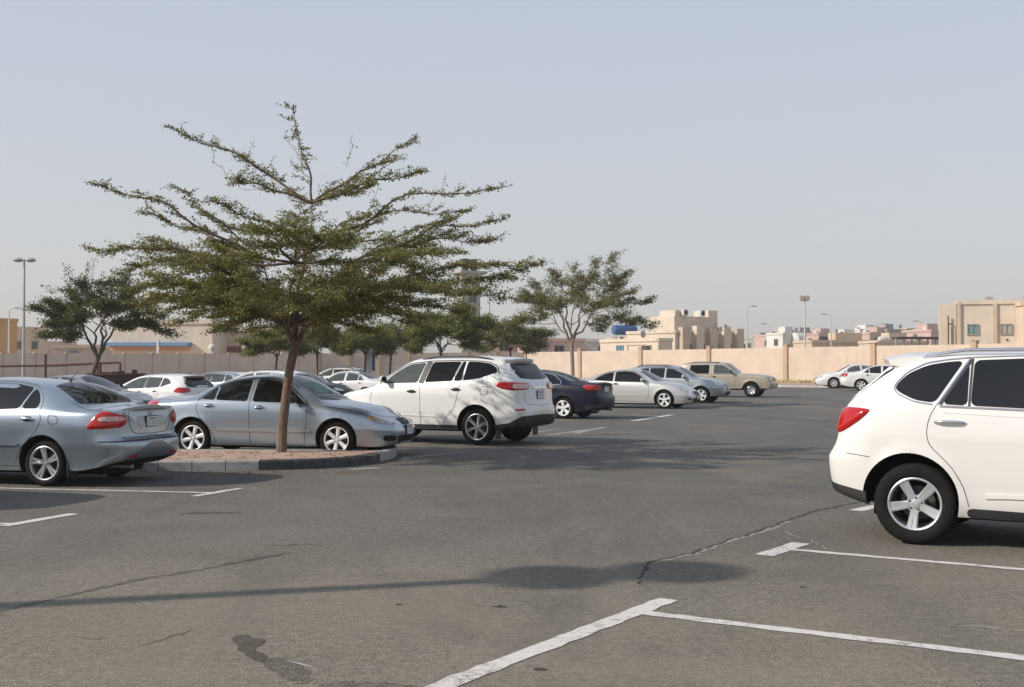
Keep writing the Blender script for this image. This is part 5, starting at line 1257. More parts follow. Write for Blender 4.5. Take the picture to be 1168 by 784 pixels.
# ---------------------------------------------------------------- brick island with its kerb
def island():
    near = [(60, 540), (120, 538.5), (200, 537.5), (280, 537), (330, 536), (372, 534.5), (408, 531.5), (432, 527.5), (447, 523.5), (452, 520)]
    A = [ground(*p) for p in near]; A = [Vector((p.x, p.y, 0)) for p in A]
    tip = A[-1]; far_y = lambda x: 20.85 - .06 * (x - tip.x)
    far = [tip + Vector((-.02, .5, 0)), tip + Vector((-.25, .85, 0))] + [Vector((x, far_y(x) + (.0), 0)) for x in (tip.x - .7, tip.x - 1.6, tip.x - 3, tip.x - 4.5, tip.x - 6.3)]
    ring = A + far                                             # anticlockwise seen from above
    # smooth the outline
    pts = ring[:]
    for _ in range(2):
        q = [pts[0]]
        for a, b_ in zip(pts[:-1], pts[1:]): q += [a * .75 + b_ * .25, a * .25 + b_ * .75]
        q.append(pts[-1]); pts = q
    # resample along the length
    Ls = [0]
    for a, b_ in zip(pts[:-1], pts[1:]): Ls.append(Ls[-1] + (b_ - a).length)
    def at(s_):
        s_ = max(0, min(Ls[-1] - 1e-6, s_)); i = max(0, np.searchsorted(Ls, s_, side='right') - 1); i = min(i, len(pts) - 2)
        return pts[i].lerp(pts[i + 1], (s_ - Ls[i]) / max(1e-9, Ls[i + 1] - Ls[i]))
    m, nt, b = new_mat('brick_paver'); p = geopos(nt)
    br = nt.nodes.new('ShaderNodeTexBrick'); nt.links.new(mapping(nt, p, (1, 1, 1), (0, 0, R_(12))), br.inputs[0]); br.inputs['Scale'].default_value = 1
    br.inputs['Brick Width'].default_value = .21; br.inputs['Row Height'].default_value = .105; br.inputs['Mortar Size'].default_value = .012
    br.inputs['Color1'].default_value = rgb((.42, .25, .20)); br.inputs['Color2'].default_value = rgb((.50, .33, .27)); br.inputs['Mortar'].default_value = rgb((.22, .15, .11))
    f = noise(nt, 2, 7, .7, p); nt.links.new(mix(nt, ramp(nt, f, [(.4, 0.0), (.75, .7)]), br.outputs['Color'], (.50, .40, .32)), b.inputs['Base Color']); b.inputs['Roughness'].default_value = .95
    bump(nt, b, br.outputs['Fac'], -.5, .01)
    root = empty('planting_island', (float(tip.x) - 3, 19.6, 0), 0, 'raised brick-paved island with a grey and black kerb around the big tree', 'traffic island')
    O = Vector(root.location)
    inner = [p_ + Vector((0, 0, 0)) for p_ in pts]
    cen = Vector((tip.x - 3, 19.6, 0))
    top = [(p_.x + (cen.x - p_.x) * .0 - O.x, p_.y + (.05 if p_.y < 19.6 else -.05) - O.y) for p_ in pts]
    o = mesh_obj('paving', [(x, y, .142) for x, y in top], [tuple(range(len(top)))], m, root)
    if o.data.polygons[0].normal.z < 0: o.data.flip_normals()
    light = simple('kerb_grey', (.31, .305, .29), .85, 0, .22, 5, .3); black = simple('kerb_black', (.045, .047, .052), .7, 0, .5, 6, .3)
    n = int(Ls[-1] / .50); L1 = Ls[-1] / n
    for i in range(n):
        s0, s1 = i * L1 + .006, (i + 1) * L1 - .006
        V = []; F = []
        K = 5
        for k in range(K):
            p_ = at(s0 + (s1 - s0) * k / (K - 1)); q_ = at(s0 + (s1 - s0) * k / (K - 1) + .02); r_ = at(s0 + (s1 - s0) * k / (K - 1) - .02)
            t = (q_ - r_).normalized(); nn = Vector((-t.y, t.x, 0)) # inward for an anticlockwise ring
            for (u, z) in ((0, -.02), (0, .128), (.012, .148), (.03, .155), (.145, .155), (.15, .14), (.15, -.02)):
                c = p_ + nn * u - O; V.append((c.x, c.y, z))
        for k in range(K - 1):
            for j in range(6): F.append((k * 7 + j, k * 7 + j + 1, (k + 1) * 7 + j + 1, (k + 1) * 7 + j))
        F.append(tuple(range(7))); F.append(tuple((K - 1) * 7 + j for j in range(6, -1, -1)))
        mid = at((s0 + s1) / 2); px = 584 + FPX * mid.x / mid.y
        blk = (px > 313 and px < 441 and mid.y < 20.2)
        ko = mesh_obj('kerb_stone', V, F, black if blk else light, root); fix_normals(ko)
    return root
island()
# dropped twigs and grit on the island
MM = car_mats(); SP = all_specs(MM)
tw = MB(); rr = random.Random(5)
for i in range(60):
    x, y = rr.uniform(-7.2, -2.6), rr.uniform(18.8, 20.6); a = rr.uniform(0, 6.28); l = rr.uniform(.03, .16)
    tw.tube([(x, y, .147), (x + l * math.cos(a), y + l * math.sin(a), .150)], .004, 4)
tag(tw.build('litter', simple('dry_twig', (.3, .2, .12), .9)), kind='stuff')

# fallen leaves on the island and along its kerb
lf = MB()
for i in range(420):
    x, y = rr.uniform(-7.4, -2.2), rr.uniform(18.75, 20.7) if rr.random() < .6 else rr.uniform(17.8, 18.35)
    on = y > 18.7; z = .147 if on else .006; a = rr.uniform(0, 6.28); l = rr.uniform(.02, .045); c_, s_ = math.cos(a) * l, math.sin(a) * l
    lf.add([(x, y, z), (x + c_ - s_ * .3, y + s_ + c_ * .3, z + .01), (x + 2 * c_, y + 2 * s_, z + .003), (x + c_ + s_ * .3, y + s_ - c_ * .3, z + .006)], [(0, 1, 2, 3)])
tag(lf.build('leaf_litter', simple('dry_leaf', (.26, .19, .09), .9, 0, .5, 30), fix=False), kind='stuff')

# ---------------------------------------------------------------- boundary wall
def wallmat(name, col):
    m, nt, b = new_mat(name); p = geopos(nt)
    sep = nt.nodes.new('ShaderNodeSeparateXYZ'); nt.links.new(p, sep.inputs[0])
    f = noise(nt, .6, 8, .6, p); g = noise(nt, 2.2, 6, .7, mapping(nt, p, (1, 1, .15)))
    c = mix(nt, .7, col, ramp(nt, f, [(.3, .86), (.7, 1.12)]), 'MULTIPLY')
    c = mix(nt, ramp(nt, g, [(.52, 0.0), (.75, .3)]), c, [x * .6 for x in col])
    nt.links.new(c, b.inputs['Base Color']); b.inputs['Roughness'].default_value = .95; return m
WALLM = wallmat('wall_render', (.58, .475, .375)); POSTM = wallmat('post_render', (.46, .33, .23)); WALLS = wallmat('wall_render_dull', (.70, .54, .42)); POSTS = wallmat('post_dull', (.56, .41, .31))
def wall_run(A, B, h0, h1, n, name, label, m, mp, post=.45, joints=3, ps=1.0):
    d = B - A; L = d.length; a = math.atan2(d.y, d.x); d.normalize()
    root = empty(name, tuple(A), 0, label, 'wall')
    def loc(s_, u=0): p = d * s_ + Vector((d.y, -d.x, 0)) * u; return p
    w_ = MB()
    for i in range(n):
        s0, s1 = L * i / n, L * (i + 1) / n; hh = h0 + (h1 - h0) * (i + .5) / n; c = loc((s0 + s1) / 2)
        rows = 7
        for k in range(rows):
            z0 = hh * k / rows; w_.box((c.x, c.y, z0 + hh / rows / 2), (s1 - s0, .20 - .012 * (k % 2), hh / rows), a)
    w_.build('panel', m, root)
    for i in range(n + 1):
        hh = h0 + (h1 - h0) * i / n; c = loc(L * i / n); p = MB(); p.box((c.x, c.y, hh / 2 + .12 * ps), (post, post, hh + .24 * ps), a, bev=.02); p.box((c.x, c.y, hh + .27 * ps), (post + .1, post + .1, .08), a); p.build('post', mp, root)
    return root
wall_run(WALL[0], WALL[1], 2.75, 3.02, 14, 'boundary_wall', 'shaded brown boundary wall of rendered panels behind the left-hand cars', WALLS, POSTS, .22, ps=.05)
wall_run(WALL[1], WALL[2], 3.05, 3.22, 7, 'boundary_wall', 'pinkish boundary wall stretch behind the middle trees and white cars', WALLM, POSTM, .4, ps=.3)
wall_run(WALL[2], WALL[4], 3.22, 3.55, 12, 'boundary_wall', 'sunlit cream boundary wall with square posts behind the beige off-roader', WALLM, POSTM, .5, ps=1.0)
# red pavement and dry grass along the right wall
dW = (WALL[4] - WALL[2]).normalized(); nW = Vector((dW.y, -dW.x, 0)); nW = nW if nW.y < 0 else -nW
def strip(name, s0, s1, u0, u1, z, m, solid=None):
    P = [WALL[2] + dW * s0 + nW * u0, WALL[2] + dW * s1 + nW * u0, WALL[2] + dW * s1 + nW * u1, WALL[2] + dW * s0 + nW * u1]
    b_ = MB(); b_.prism([(p.x, p.y) for p in P][::-1], -.01, z); o = b_.build(name, m); o['kind'] = 'structure'; return o
pv = simple('red_paving', (.40, .25, .215), .95, 0, .2, 2)
strip('pavement', 5, 110, .4, 15, .12, pv); kb = strip('kerb', 5, 110, 15.02, 15.35, .14, simple('kerb_pale', (.40, .38, .35), .9, 0, .3, 1))
gr = MB(); rr = random.Random(9)
for i in range(5200):
    s_, u = rr.uniform(5, 95), rr.uniform(.5, 2.6); p = WALL[2] + dW * s_ + nW * u; a = rr.uniform(0, 6.28); hh = rr.uniform(.12, .4); wd = .05
    gr.add([(p.x - wd * math.cos(a), p.y - wd * math.sin(a), .11), (p.x + wd * math.cos(a), p.y + wd * math.sin(a), .11), (p.x + rr.uniform(-.1, .1), p.y + rr.uniform(-.1, .1), .11 + hh)], [(0, 1, 2)])
tag(gr.build('dry_grass', simple('dry_grass', (.42, .38, .13), .95, 0, .3, 2), fix=False), kind='stuff')

# ---------------------------------------------------------------- trees
LM = leaf_material('leaf_green', (.11, .115, .028), (.27, .275, .070), (.30, .23, .10), .15)
LM2 = leaf_material('leaf_dark', (.042, .055, .012), (.125, .140, .028), (.12, .10, .04), .08)
LM3 = leaf_material('leaf_olive', (.11, .118, .035), (.25, .25, .085), (.22, .17, .09), .18)
LM4 = leaf_material('leaf_yellow', (.10, .115, .022), (.25, .26, .05), (.22, .19, .06), .12)
BM = bark_material('bark_tan', (.10, .068, .045), (.25, .18, .125)); BM2 = bark_material('bark_grey', (.10, .075, .055), (.22, .17, .13)); BM3 = bark_material('bark_pale', (.24, .18, .13), (.38, .30, .23))
main_tree(LM, BM)
def px_tree(seed, px_base, Y, px_fork, py_fork, tips, leafp, dens, spread, LMx, BMx, name, label, r0, **k):
    b = at_depth(px_base, 400, Y); b.z = 0; f = at_depth(px_fork, py_fork, Y)
    def fn(T, fork): return [(at_depth(px, py, Y + dy), r) for (px, py, dy, r) in tips]
    return crown_tree(seed, b, f.z, fn, leafp, dens, spread, LMx, BMx, name, label, r0, lean=(f.x - b.x, 0), **k)
r = random.Random(21)
tips = [(38, 352, 0, .04), (60, 345, -1, .04), (80, 332, 1, .04), (95, 320, -.6, .04), (118, 322, .5, .045), (140, 318, -.4, .045), (160, 328, .8, .04), (182, 340, 0, .04), (188, 362, -.8, .035), (150, 350, -1.7, .04), (60, 372, -.8, .035), (90, 360, -1.8, .04), (120, 345, -2.0, .04), (170, 372, .9, .035),
        (110, 345, 2.0, .04), (75, 350, 1.9, .04), (150, 345, 2.0, .04), (50, 385, .2, .03), (82, 388, -.8, .03), (195, 385, 0, .03), (140, 375, -1.2, .03), (66, 362, .3, .03)]
tips = [(a, b, c * 1.3, d) for a, b, c, d in tips]
T1 = px_tree(11, 98, 52, 112, 408, [(a, b, c, d * .7) for a, b, c, d in tips], (.10, .062), 62, .15, LM2, BM2, 'shade_tree', 'dark dense rounded tree with wispy top shoots behind the grey-blue sedan at the left edge', .12, n2=11, l2=1.0, n3=5, l3=.52, upz=.18, lift=.10)
T = Tree(77, (.09, .055), 60, .05, .5)
for (x0, y0, x1, y1) in [(80, 340, 76, 300), (84, 340, 82, 308), (92, 335, 103, 300), (90, 338, 110, 296), (112, 335, 122, 312), (125, 332, 130, 308), (70, 345, 52, 325), (150, 335, 165, 312), (140, 330, 148, 310)]:
    for q in range(2):
        Q = T.path(at_depth(x0, y0, 52 + r.uniform(-.6, .6)), at_depth(x1 + r.uniform(-4, 4), y1, 52 + r.uniform(-.6, .6)), 8, .06); T.wood.tube(Q, .008, 4, cap=False); T.leaves_along(Q, 42, .06)
Vv, nn_ = T.leaf_arrays(); O = Vector(T1.location)
sh = mesh_obj('top_shoots', [tuple(v - np.array(O)) for v in Vv], [(4 * i, 4 * i + 1, 4 * i + 2, 4 * i + 3) for i in range(nn_)], LM2, T1)
tips = [(583, 372, 0, .035), (590, 345, -1, .04), (612, 322, .8, .04), (636, 312, -.5, .04), (655, 305, .6, .045), (676, 300, -.4, .045), (698, 290, .2, .035), (705, 318, 1.1, .04), (722, 335, -.4, .04), (740, 345, .4, .035), (742, 375, 0, .03), (720, 372, -1.4, .035), (690, 350, -2.4, .04), (640, 350, -2.4, .04), (610, 368, -1.6, .035), (660, 330, 2.4, .04), (700, 345, 2.3, .04), (620, 345, 2.2, .04), (690, 380, -1.4, .03), (715, 310, .5, .03), (668, 320, -1.6, .035), (600, 335, .3, .03)]
T2 = px_tree(14, 654, 48, 652, 392, [(a, b, c, d * .5) for a, b, c, d in tips], (.085, .042), 56, .085, LM3, BM3, 'shade_tree', 'airy olive tree with thin visible branches behind the navy sedan', .085, n2=12, l2=1.0, n3=5, l3=.5, upz=.34, lift=.03, bare=.12)
# the row of small trees under the wall
for i, (sd, bx, Y, fx, fy, tp, lm, lab) in enumerate([
    (31, 313, 70, 316, 404, [(285, 392, 0), (296, 380, 1), (315, 372, -1), (335, 378, .5), (345, 392, 0), (310, 384, 2), (325, 384, -2)], LM4, 'small round-headed tree beside the wall, left of the big trunk'),
    (32, 362, 74, 362, 402, [(345, 385, 0), (355, 372, 1), (372, 368, -1), (385, 378, .5), (392, 392, 0), (366, 380, -2)], LM3, 'small dull green tree beside the wall, just right of the big trunk'),
    (33, 416, 72, 417, 403, [(396, 392, 0), (402, 380, 1), (416, 372, -1), (430, 376, .5), (440, 388, 0), (418, 380, -2), (408, 384, 2)], LM4, 'small olive tree with two thin stems above the white parked sedan'),
    (34, 444, 76, 446, 403, [(430, 390, 0), (438, 376, 1), (450, 368, -1), (466, 374, .5), (474, 388, 0), (452, 380, -2)], LM3, 'small olive tree beside the wall in front of the white SUV roof'),
    (35, 505, 66, 503, 398, [(470, 388, 0), (478, 365, 1), (495, 352, -1), (515, 345, 1), (535, 350, -.5), (552, 362, 0), (565, 376, .5), (500, 370, -2), (530, 372, 2), (545, 385, -1), (480, 380, -1.5)], LM4, 'bright green bushy tree behind the white SUV, left of the concrete tower'),
    (36, 585, 80, 582, 398, [(548, 388, 0), (556, 374, 1), (572, 364, -1), (592, 362, 1), (610, 372, -.5), (622, 384, 0), (585, 378, -2), (600, 388, 1)], LM3, 'low olive tree between the concrete tower and the airy tree')]):
    px_tree(sd, bx, Y, fx, fy + 3, [(a + r.uniform(-8, 8), b + r.uniform(-7, 9), c, .03) for a, b, c in tp] + [(a * .85 + fx * .15, min(403, b + 13), c * .7, .025) for a, b, c in tp if b > 376] + [((a + fx) / 2, (b + fy) / 2 - 5, c * -1.2, .03) for a, b, c in tp], (.12, .07), 40, .15, lm, BM2, 'small_tree', lab, .07, n2=11, l2=1.5, n3=5, l3=.8, upz=.12, lift=.05)

# ---------------------------------------------------------------- cars
def put(spec, name, label, px, py, deg, xw='xr', side=-1, group=None, res=1.0, cat='car', scale=None):
    S = SP[spec]; loc, a = place_from_wheel(S, ground(px, py), deg, S[xw], side)
    o = build_car(S, MM, name, label, cat, tuple(loc), a, group, res)
    if scale: o.scale = scale
    return o
put('near_suv', 'parked_car', 'pearl white SUV with silver five-spoke wheels cut off by the right edge', 1045, 621, -30, res=1.6)
put('edge_sedan', 'parked_car', 'grey-blue sedan with boot lip and red and clear tail lamps at the left edge', 53, 555, 164, side=1, res=1.35)
put('island_sedan', 'parked_car', 'silver-blue sedan with a green windscreen sunshade parked behind the brick island', 221, 520, -12, res=1.35)
put('island_suv', 'parked_car', 'white SUV with roof spoiler and black bumper beside the silver-blue sedan', 545, 508, 152, side=1, res=1.35)
put('navy_sedan', 'parked_car', 'navy blue sedan with red tail lamps right of the white SUV', 643, 478, 154, side=1)
put('coupe_sedan', 'parked_car', 'pale silver two-door car with its nose out between the navy sedan and silver crossover', 758, 466.5, -25, 'xf')
put('small_suv', 'parked_car', 'silver crossover with blue-black grille beside the beige off-roader', 800, 460, -24, 'xf')
put('offroader', 'parked_car', 'dusty beige boxy off-roader farthest along the row by the wall', 857, 453.5, -22, 'xf')
put('white_hatch', 'parked_car', 'white hatchback with red tail lamp seen over the boot of the grey-blue sedan', 190, 477, 152, side=1, res=.8, scale=(1, 1, .93))
put('grey_sedan', 'parked_car', 'grey sedan whose windscreen shows above the grey-blue sedan roof, left of the white hatchback', 118, 482, -16, 'xf', res=.8, scale=(1, 1, .93))
put('grey_hatch', 'parked_car', 'silver hatchback whose roof shows between the white hatchback and silver-blue sedan', 262, 462, 162, side=1, res=.7, scale=(1, 1, .94))
put('white_suv_far', 'parked_car', 'white crossover whose roof shows above the silver-blue sedan roof', 318, 466, 160, side=1, res=.7, scale=(1, 1, .88))
put('dark_sedan', 'parked_car', 'dark sedan mostly hidden behind the windscreen of the silver-blue sedan', 366, 459, -20, 'xf', res=.7, scale=(1, 1, .88))
put('white_sedan', 'parked_car', 'white sedan with a dark mirror in front of the white van-like car', 418, 458, 160, side=1, res=.8, scale=(1, 1, .95))
s_far = put('white_suv_far', 'parked_car', 'white boxy car behind the white sedan under the small olive tree', 398, 447, 162, side=1, res=.7, scale=(1, 1, .92))
put('pale_sedan', 'parked_car', 'pale sedan with a red tail lamp beside the roof spoiler of the near white SUV', 987, 446, -14, res=.8, scale=(1.2, 1.2, 1.16))
put('white_sedan', 'parked_car', 'white sedan nose pointing left in front of the cream wall, overlapped by the pale sedan', 955, 443.2, 171, 'xf', 1, res=.8, scale=(1.2, 1.2, 1.2))

put('grey_sedan', 'parked_car', 'grey sedan just beyond the left edge whose shadow reaches into the empty bay', -214, 584, 166, side=1, res=.7)
# ---------------------------------------------------------------- lamp posts
STEEL = simple('galvanised', (.42, .41, .40), .5, .4, .15, 3); PALEP = simple('pale_post', (.52, .50, .47), .6, .1, .1, 3); HEADM = simple('lamp_housing', (.36, .34, .31), .6, 0, .15, 4); GLS = simple('lamp_glass', (.5, .48, .42), .3, 0, .1)
def twin_lamp(loc, h, az, label, r=.45, k=1.22, pr=.075):
    root = empty('street_lamp', loc, az, label, 'street lamp')
    p = MB(); p.tube([(0, 0, 0), (0, 0, h * .3), (0, 0, h + .05)], [pr * 1.35, pr, pr * .62], 12); p.lathe([(pr * 2.2, 0), (pr * 2.2, .03), (pr * 1.5, .05), (pr * 1.4, .35), (pr, .4)], 12); p.box((pr * 1.1, 0, 1.1), (.04, .12, .4)); p.build('pole', STEEL, root, True)
    a = MB(); a.tube([(-r * 1.15, 0, h), (0, 0, h + .04), (r * 1.15, 0, h)], .03, 8); a.build('arm', STEEL, root, True)
    for s_ in (-1, 1):
        d = MB(); d.lathe([(0, .17), (r * .5, .15), (r * .85, .08), (r, 0), (r * .96, -.04), (r * .9, -.05)], 24, 0, 'z', (s_ * r * k, 0, h)); o = d.build('lamp_head', HEADM, root, True)
        g = MB(); g.lathe([(r * .9, -.045), (r * .6, -.11), (0, -.14)], 24, 0, 'z', (s_ * r * k, 0, h)); g.build('lamp_glass', GLS, o, True)
    return root
d_ = 9.0 / math.tan(R_(SUN_EL)); sp_ = ground(702, 655)
twin_lamp((sp_.x + sv.x * d_, sp_.y + sv.y * d_, 0), 9.0, R_(14), 'tall twin-headed lamp post whose long shadow crosses the foreground asphalt', .52, pr=.15, k=.98)
p_ = at_depth(27, 400, 81); p_.z = 0; twin_lamp(tuple(p_), at_depth(27, 297, 81).z, R_(5), 'twin-headed lamp post in front of the shaded wall at the left edge', .34, pr=.1)
def arm_lamp(px, Y, py_top, label, side=1, kind='arm', pr=.09, lean=0):
    p = at_depth(px, 400, Y); p.z = 0; h = at_depth(px, py_top, Y).z; root = empty('street_lamp', tuple(p), 0, label, 'street lamp')
    q = MB(); q.tube([(0, 0, 0), (0, 0, h)], [pr * 1.3, pr * .75], 10); q.build('pole', PALEP, root, True)
    k = Y / 160
    if kind == 'arm':
        q = MB(); q.tube([(0, 0, h - .1), (side * .35 * k, 0, h + .22 * k), (side * .7 * k, 0, h + .28 * k)], .06, 6); q.build('arm', PALEP, root, True)
        q = MB(); q.box((side * 1.0 * k, 0, h + .30 * k), (.7 * k, .3, .15 * k), bev=.05); q.build('lamp_head', HEADM, root)
    elif kind == 'flood':
        q = MB(); q.tube([(-.4, 0, h), (.4, 0, h)], .06, 6); q.build('arm', PALEP, root, True)
        for i, x in enumerate((-.32, .32)):
            q = MB(); q.box((x, 0, h + .30), (.55, .45, .65), bev=.08); q.build('lamp_head', simple('flood_housing', (.38, .34, .26), .6), root)
    return root
arm_lamp(852, 160, 352, 'pale single-arm street lamp beyond the wall right of the villa')
arm_lamp(918, 150, 343, 'tallest lamp mast with twin floodlights beyond the cream wall', kind='flood', pr=.12)
arm_lamp(948, 190, 361, 'single-arm street lamp just right of the floodlight mast', -1)
arm_lamp(880, 260, 372, 'short distant street lamp between villa and floodlight mast', -1)
arm_lamp(1017, 280, 372, 'distant street lamp above the pink skyline houses', -1)
arm_lamp(1053, 290, 369, 'distant street lamp left of the tall cream apartment house', -1)
arm_lamp(558, 90, 337, 'thin dark lamp pole showing between the concrete tower and airy tree', 1, pr=.08)
arm_lamp(10, 130, 354, 'short lamp with a cross arm above the ochre building at the left edge', 1)
arm_lamp(151, 130, 360, 'plain grey pole standing beside the blue-trimmed shop', 1, kind='none', pr=.09)

# ---------------------------------------------------------------- pipe frame and bin on the left
p_ = at_depth(0, 400, 66); RUST = simple('rusty_pipe', (.12, .055, .04), .8, 0, .3, 3)
root = empty('pipe_frame', (at_depth(60, 400, 66).x, 66, 0), 0, 'dark red pipe frame standing before the shaded wall at the left', 'pipe frame'); ox = root.location.x
X = lambda px: at_depth(px, 400, 66).x - ox
Z = lambda py: at_depth(60, py, 66).z
q = MB(); q.tube([(X(-30), 0, Z(418)), (X(60), 0, Z(417)), (X(134), 0, Z(413.5)), (X(137), 0, Z(413.5)), (X(137.5), 0, Z(440))], .07, 8); q.build('rail', RUST, root, True)
for px, top in ((52, 404), (112, 404), (-10, 404), (114.5, 413)):
    q = MB(); q.tube([(X(px), 0, 0), (X(px), 0, Z(top))], .08, 8); q.build('post', RUST, root, True)
def skip():
    root = empty('waste_skip', (at_depth(133, 400, 52).x, 52, 0), R_(8), 'dark rusty waste skip between the grey sedan and white hatchback', 'waste skip')
    m_ = simple('skip_steel', (.055, .03, .028), .75, .2, .5, 2); q = MB()
    q.add([(-.9, -.6, .1), (.9, -.6, .1), (.9, .6, .1), (-.9, .6, .1), (-1.05, -.7, 1.25), (1.05, -.7, 1.25), (1.05, .7, 1.25), (-1.05, .7, 1.25)], [(0, 3, 2, 1), (0, 1, 5, 4), (1, 2, 6, 5), (2, 3, 7, 6), (3, 0, 4, 7)])
    q.add([(-.85, -.55, .13), (.85, -.55, .13), (.85, .55, .13), (-.85, .55, .13), (-1.0, -.65, 1.25), (1.0, -.65, 1.25), (1.0, .65, 1.25), (-1.0, .65, 1.25)], [(0, 1, 2, 3), (0, 4, 5, 1), (1, 5, 6, 2), (2, 6, 7, 3), (3, 7, 4, 0)])
    for x in (-.6, 0, .6): q.box((x, -.68, .7), (.07, .06, 1.05))
    q.build('bin_body', m_, root)
    q = MB()
    for s_ in (-1, 1): q.box((0, s_ * .71, 1.26), (2.2, .08, .08)); q.box((s_ * 1.08, 0, 1.26), (.08, 1.42, .08))
    q.build('rim', RUST, root)
    q = MB(); rr = random.Random(4)
    for i in range(14): q.box((rr.uniform(-.8, .8), rr.uniform(-.45, .45), 1.15 + rr.uniform(0, .16)), (rr.uniform(.15, .4), rr.uniform(.1, .3), rr.uniform(.08, .3)), rr.uniform(0, 3))
    q.build('rubbish', simple('rubbish', (.09, .06, .055), .9, 0, .6, 3), root)
skip()

# ---------------------------------------------------------------- buildings beyond the wall
def bmat(name, col): return wallmat(name, col) if name not in MATS else MATS[name]
CREAM = bmat('cream_render', (.62, .525, .42)); PINK = bmat('pink_render', (.50, .36, .31)); WHITE = bmat('white_render', (.62, .60, .56)); SAND = bmat('sand_render', (.52, .41, .31)); GREY = bmat('grey_render', (.34, .32, .30)); OCHRE = bmat('ochre_render', (.50, .30, .13)); LTAN = bmat('tan_render', (.56, .45, .35))
WIN = simple('window_glass', (.045, .055, .06), .12, 0, .2, 2); FRM = simple('window_frame', (.28, .25, .22), .6); BLUEW = simple('blue_window', (.06, .22, .36), .3); TEAL = simple('teal_glass', (.12, .26, .25), .2)
BLUET = simple('blue_tank', (.02, .09, .27), .5, 0, .2, 2); DARKB = simple('dark_opening', (.03, .025, .022), .9); WHITEM = simple('white_metal', (.55, .55, .53), .5)
class House:
    def __init__(s, px, Y, phi, lr, ll, h, m, label, name='house', cat='house'):
        c = at_depth(px, 400, Y); s.a = R_(phi); s.root = empty(name, (c.x, c.y, 0), s.a, label, cat); s.lr, s.ll, s.h, s.m = lr, ll, h, m
        q = MB(); q.box((lr / 2, ll / 2, h / 2), (lr, ll, h)); q.build('wall', m, s.root)
        # parapet
        q = MB(); t = .25
        q.box((lr / 2, -.03, h + .2), (lr + .12, t, .45)); q.box((lr / 2, ll + .03, h + .2), (lr + .12, t, .45)); q.box((-.03, ll / 2, h + .198), (t, ll - .24, .44)); q.box((lr + .03, ll / 2, h + .198), (t, ll - .24, .44))
        q.build('parapet', m, s.root)
    def win(s, face, u, z, w_, hh, m=None, arch=False):
        f = MB(); g = MB(); d = .06
        if face == 'R':
            for (cu, cz, sw, sh_) in ((u, z + hh / 2 + .05, w_ + .2, .1), (u, z - hh / 2 - .05, w_ + .2, .1), (u - w_ / 2 - .05, z, .1, hh), (u + w_ / 2 + .05, z, .1, hh), (u, z, .05, hh)): f.box((cu, -d, cz), (sw, .16, sh_))
            g.box((u, -.02, z), (w_, .06, hh))
        else:
            for (cu, cz, sw, sh_) in ((u, z + hh / 2 + .05, w_ + .2, .1), (u, z - hh / 2 - .05, w_ + .2, .1), (u - w_ / 2 - .05, z, .1, hh), (u + w_ / 2 + .05, z, .1, hh), (u, z, .05, hh)): f.box((-d, cu, cz), (.16, sw, sh_))
            g.box((-.02, u, z), (.06, w_, hh))
        o = f.build('window', FRM, s.root); g.build('pane', m or WIN, o); return o
    def add(s, name, boxes, m, parent=None):
        q = MB()
        for c, d in boxes: q.box(c, d)
        return q.build(name, m, parent or s.root)
    def tank(s, x, y, z, r=.9, l=2.6, m=None):
        q = MB(); q.lathe([(0, -l / 2), (r * .85, -l / 2), (r, -l / 2 + .15), (r, l / 2 - .15), (r * .85, l / 2), (0, l / 2)], 20, 0, 'x', (x, y, z + r)); return q.build('water_tank', m or BLUET, s.root, True)
    def dish(s, x, y, z):
        q = MB(); q.lathe([(.02, 0), (.3, .04), (.5, .14)], 14, 0, 'y', (x, y, z + .8)); q.tube([(x, y, z), (x, y, z + .8)], .04, 6); return q.build('satellite_dish', HEADM, s.root)
    def ac(s, x, y, z):
        q = MB(); q.box((x, y, z + .45), (1.0, .6, .9), bev=.04); q.lathe([(.02, -.32), (.34, -.32), (.36, -.30)], 14, 1, 'y', (x, y, z + .45)); return q.build('air_conditioner', [WHITEM, DARKB], s.root)
    def pilasters(s, face, n, w_, d, extra, m=None):
        q = MB()
        for i in range(n):
            u = (s.lr if face == 'R' else s.ll) * (i + .5) / n
            if face == 'R': q.box((u, -d / 2, (s.h + extra) / 2), (w_, d, s.h + extra))
            else: q.box((-d / 2, u, (s.h + extra) / 2), (d, w_, s.h + extra))
        q.build('pilaster', m or s.m, s.root)
# villa with stepped parapets
h_ = House(770, 172, 38, 14.5, 10, 6.4, CREAM, 'cream villa with stepped parapets and arched slits beyond the wall, right of the blue tank', 'villa', 'house')
for i in range(5):
    q = MB(); u = 1.4 + i * 2.9; q.box((u, -.45, 3.6), (1.5, .9, 7.2 + .5 * (i % 2))); q.build('pilaster', CREAM if i % 2 else SAND, h_.root)
    o = h_.win('R', u + 1.45, 3.9, .7, 1.9)
h_.add('upper_storey', [((5.4, 4.0, 7.7), (8.5, 5.5, 2.4)), ((2.6, 3.0, 8.2), (2.2, 3.2, 3.1)), ((9.8, 3.2, 8.4), (2.0, 3.0, 3.0))], CREAM)
for u in (3.0, 6.6, 9.6): h_.ac(u, 1.0, 8.95 if u != 9.6 else 6.5)
h_.win('L', 3.0, 4.3, 1.5, 1.9)
h_.dish(12.5, 1.5, 6.6)
h2 = House(751, 160, 38, 2.6, 11.5, 4.95, CREAM, 'low cream house with one framed window, joined to the left of the villa')
h2.win('L', 2.2, 3.6, 1.6, 1.5, DARKB); h2.win('L', 7.4, 3.7, 1.2, 1.4, BLUEW); h2.dish(1.2, 4, 5.2); h2.add('pipe', [((-.06, 4.3, 4.5), (.1, 3.6, .12)), ((-.06, 5.9, 3.9), (.1, .12, 1.3))], SAND)
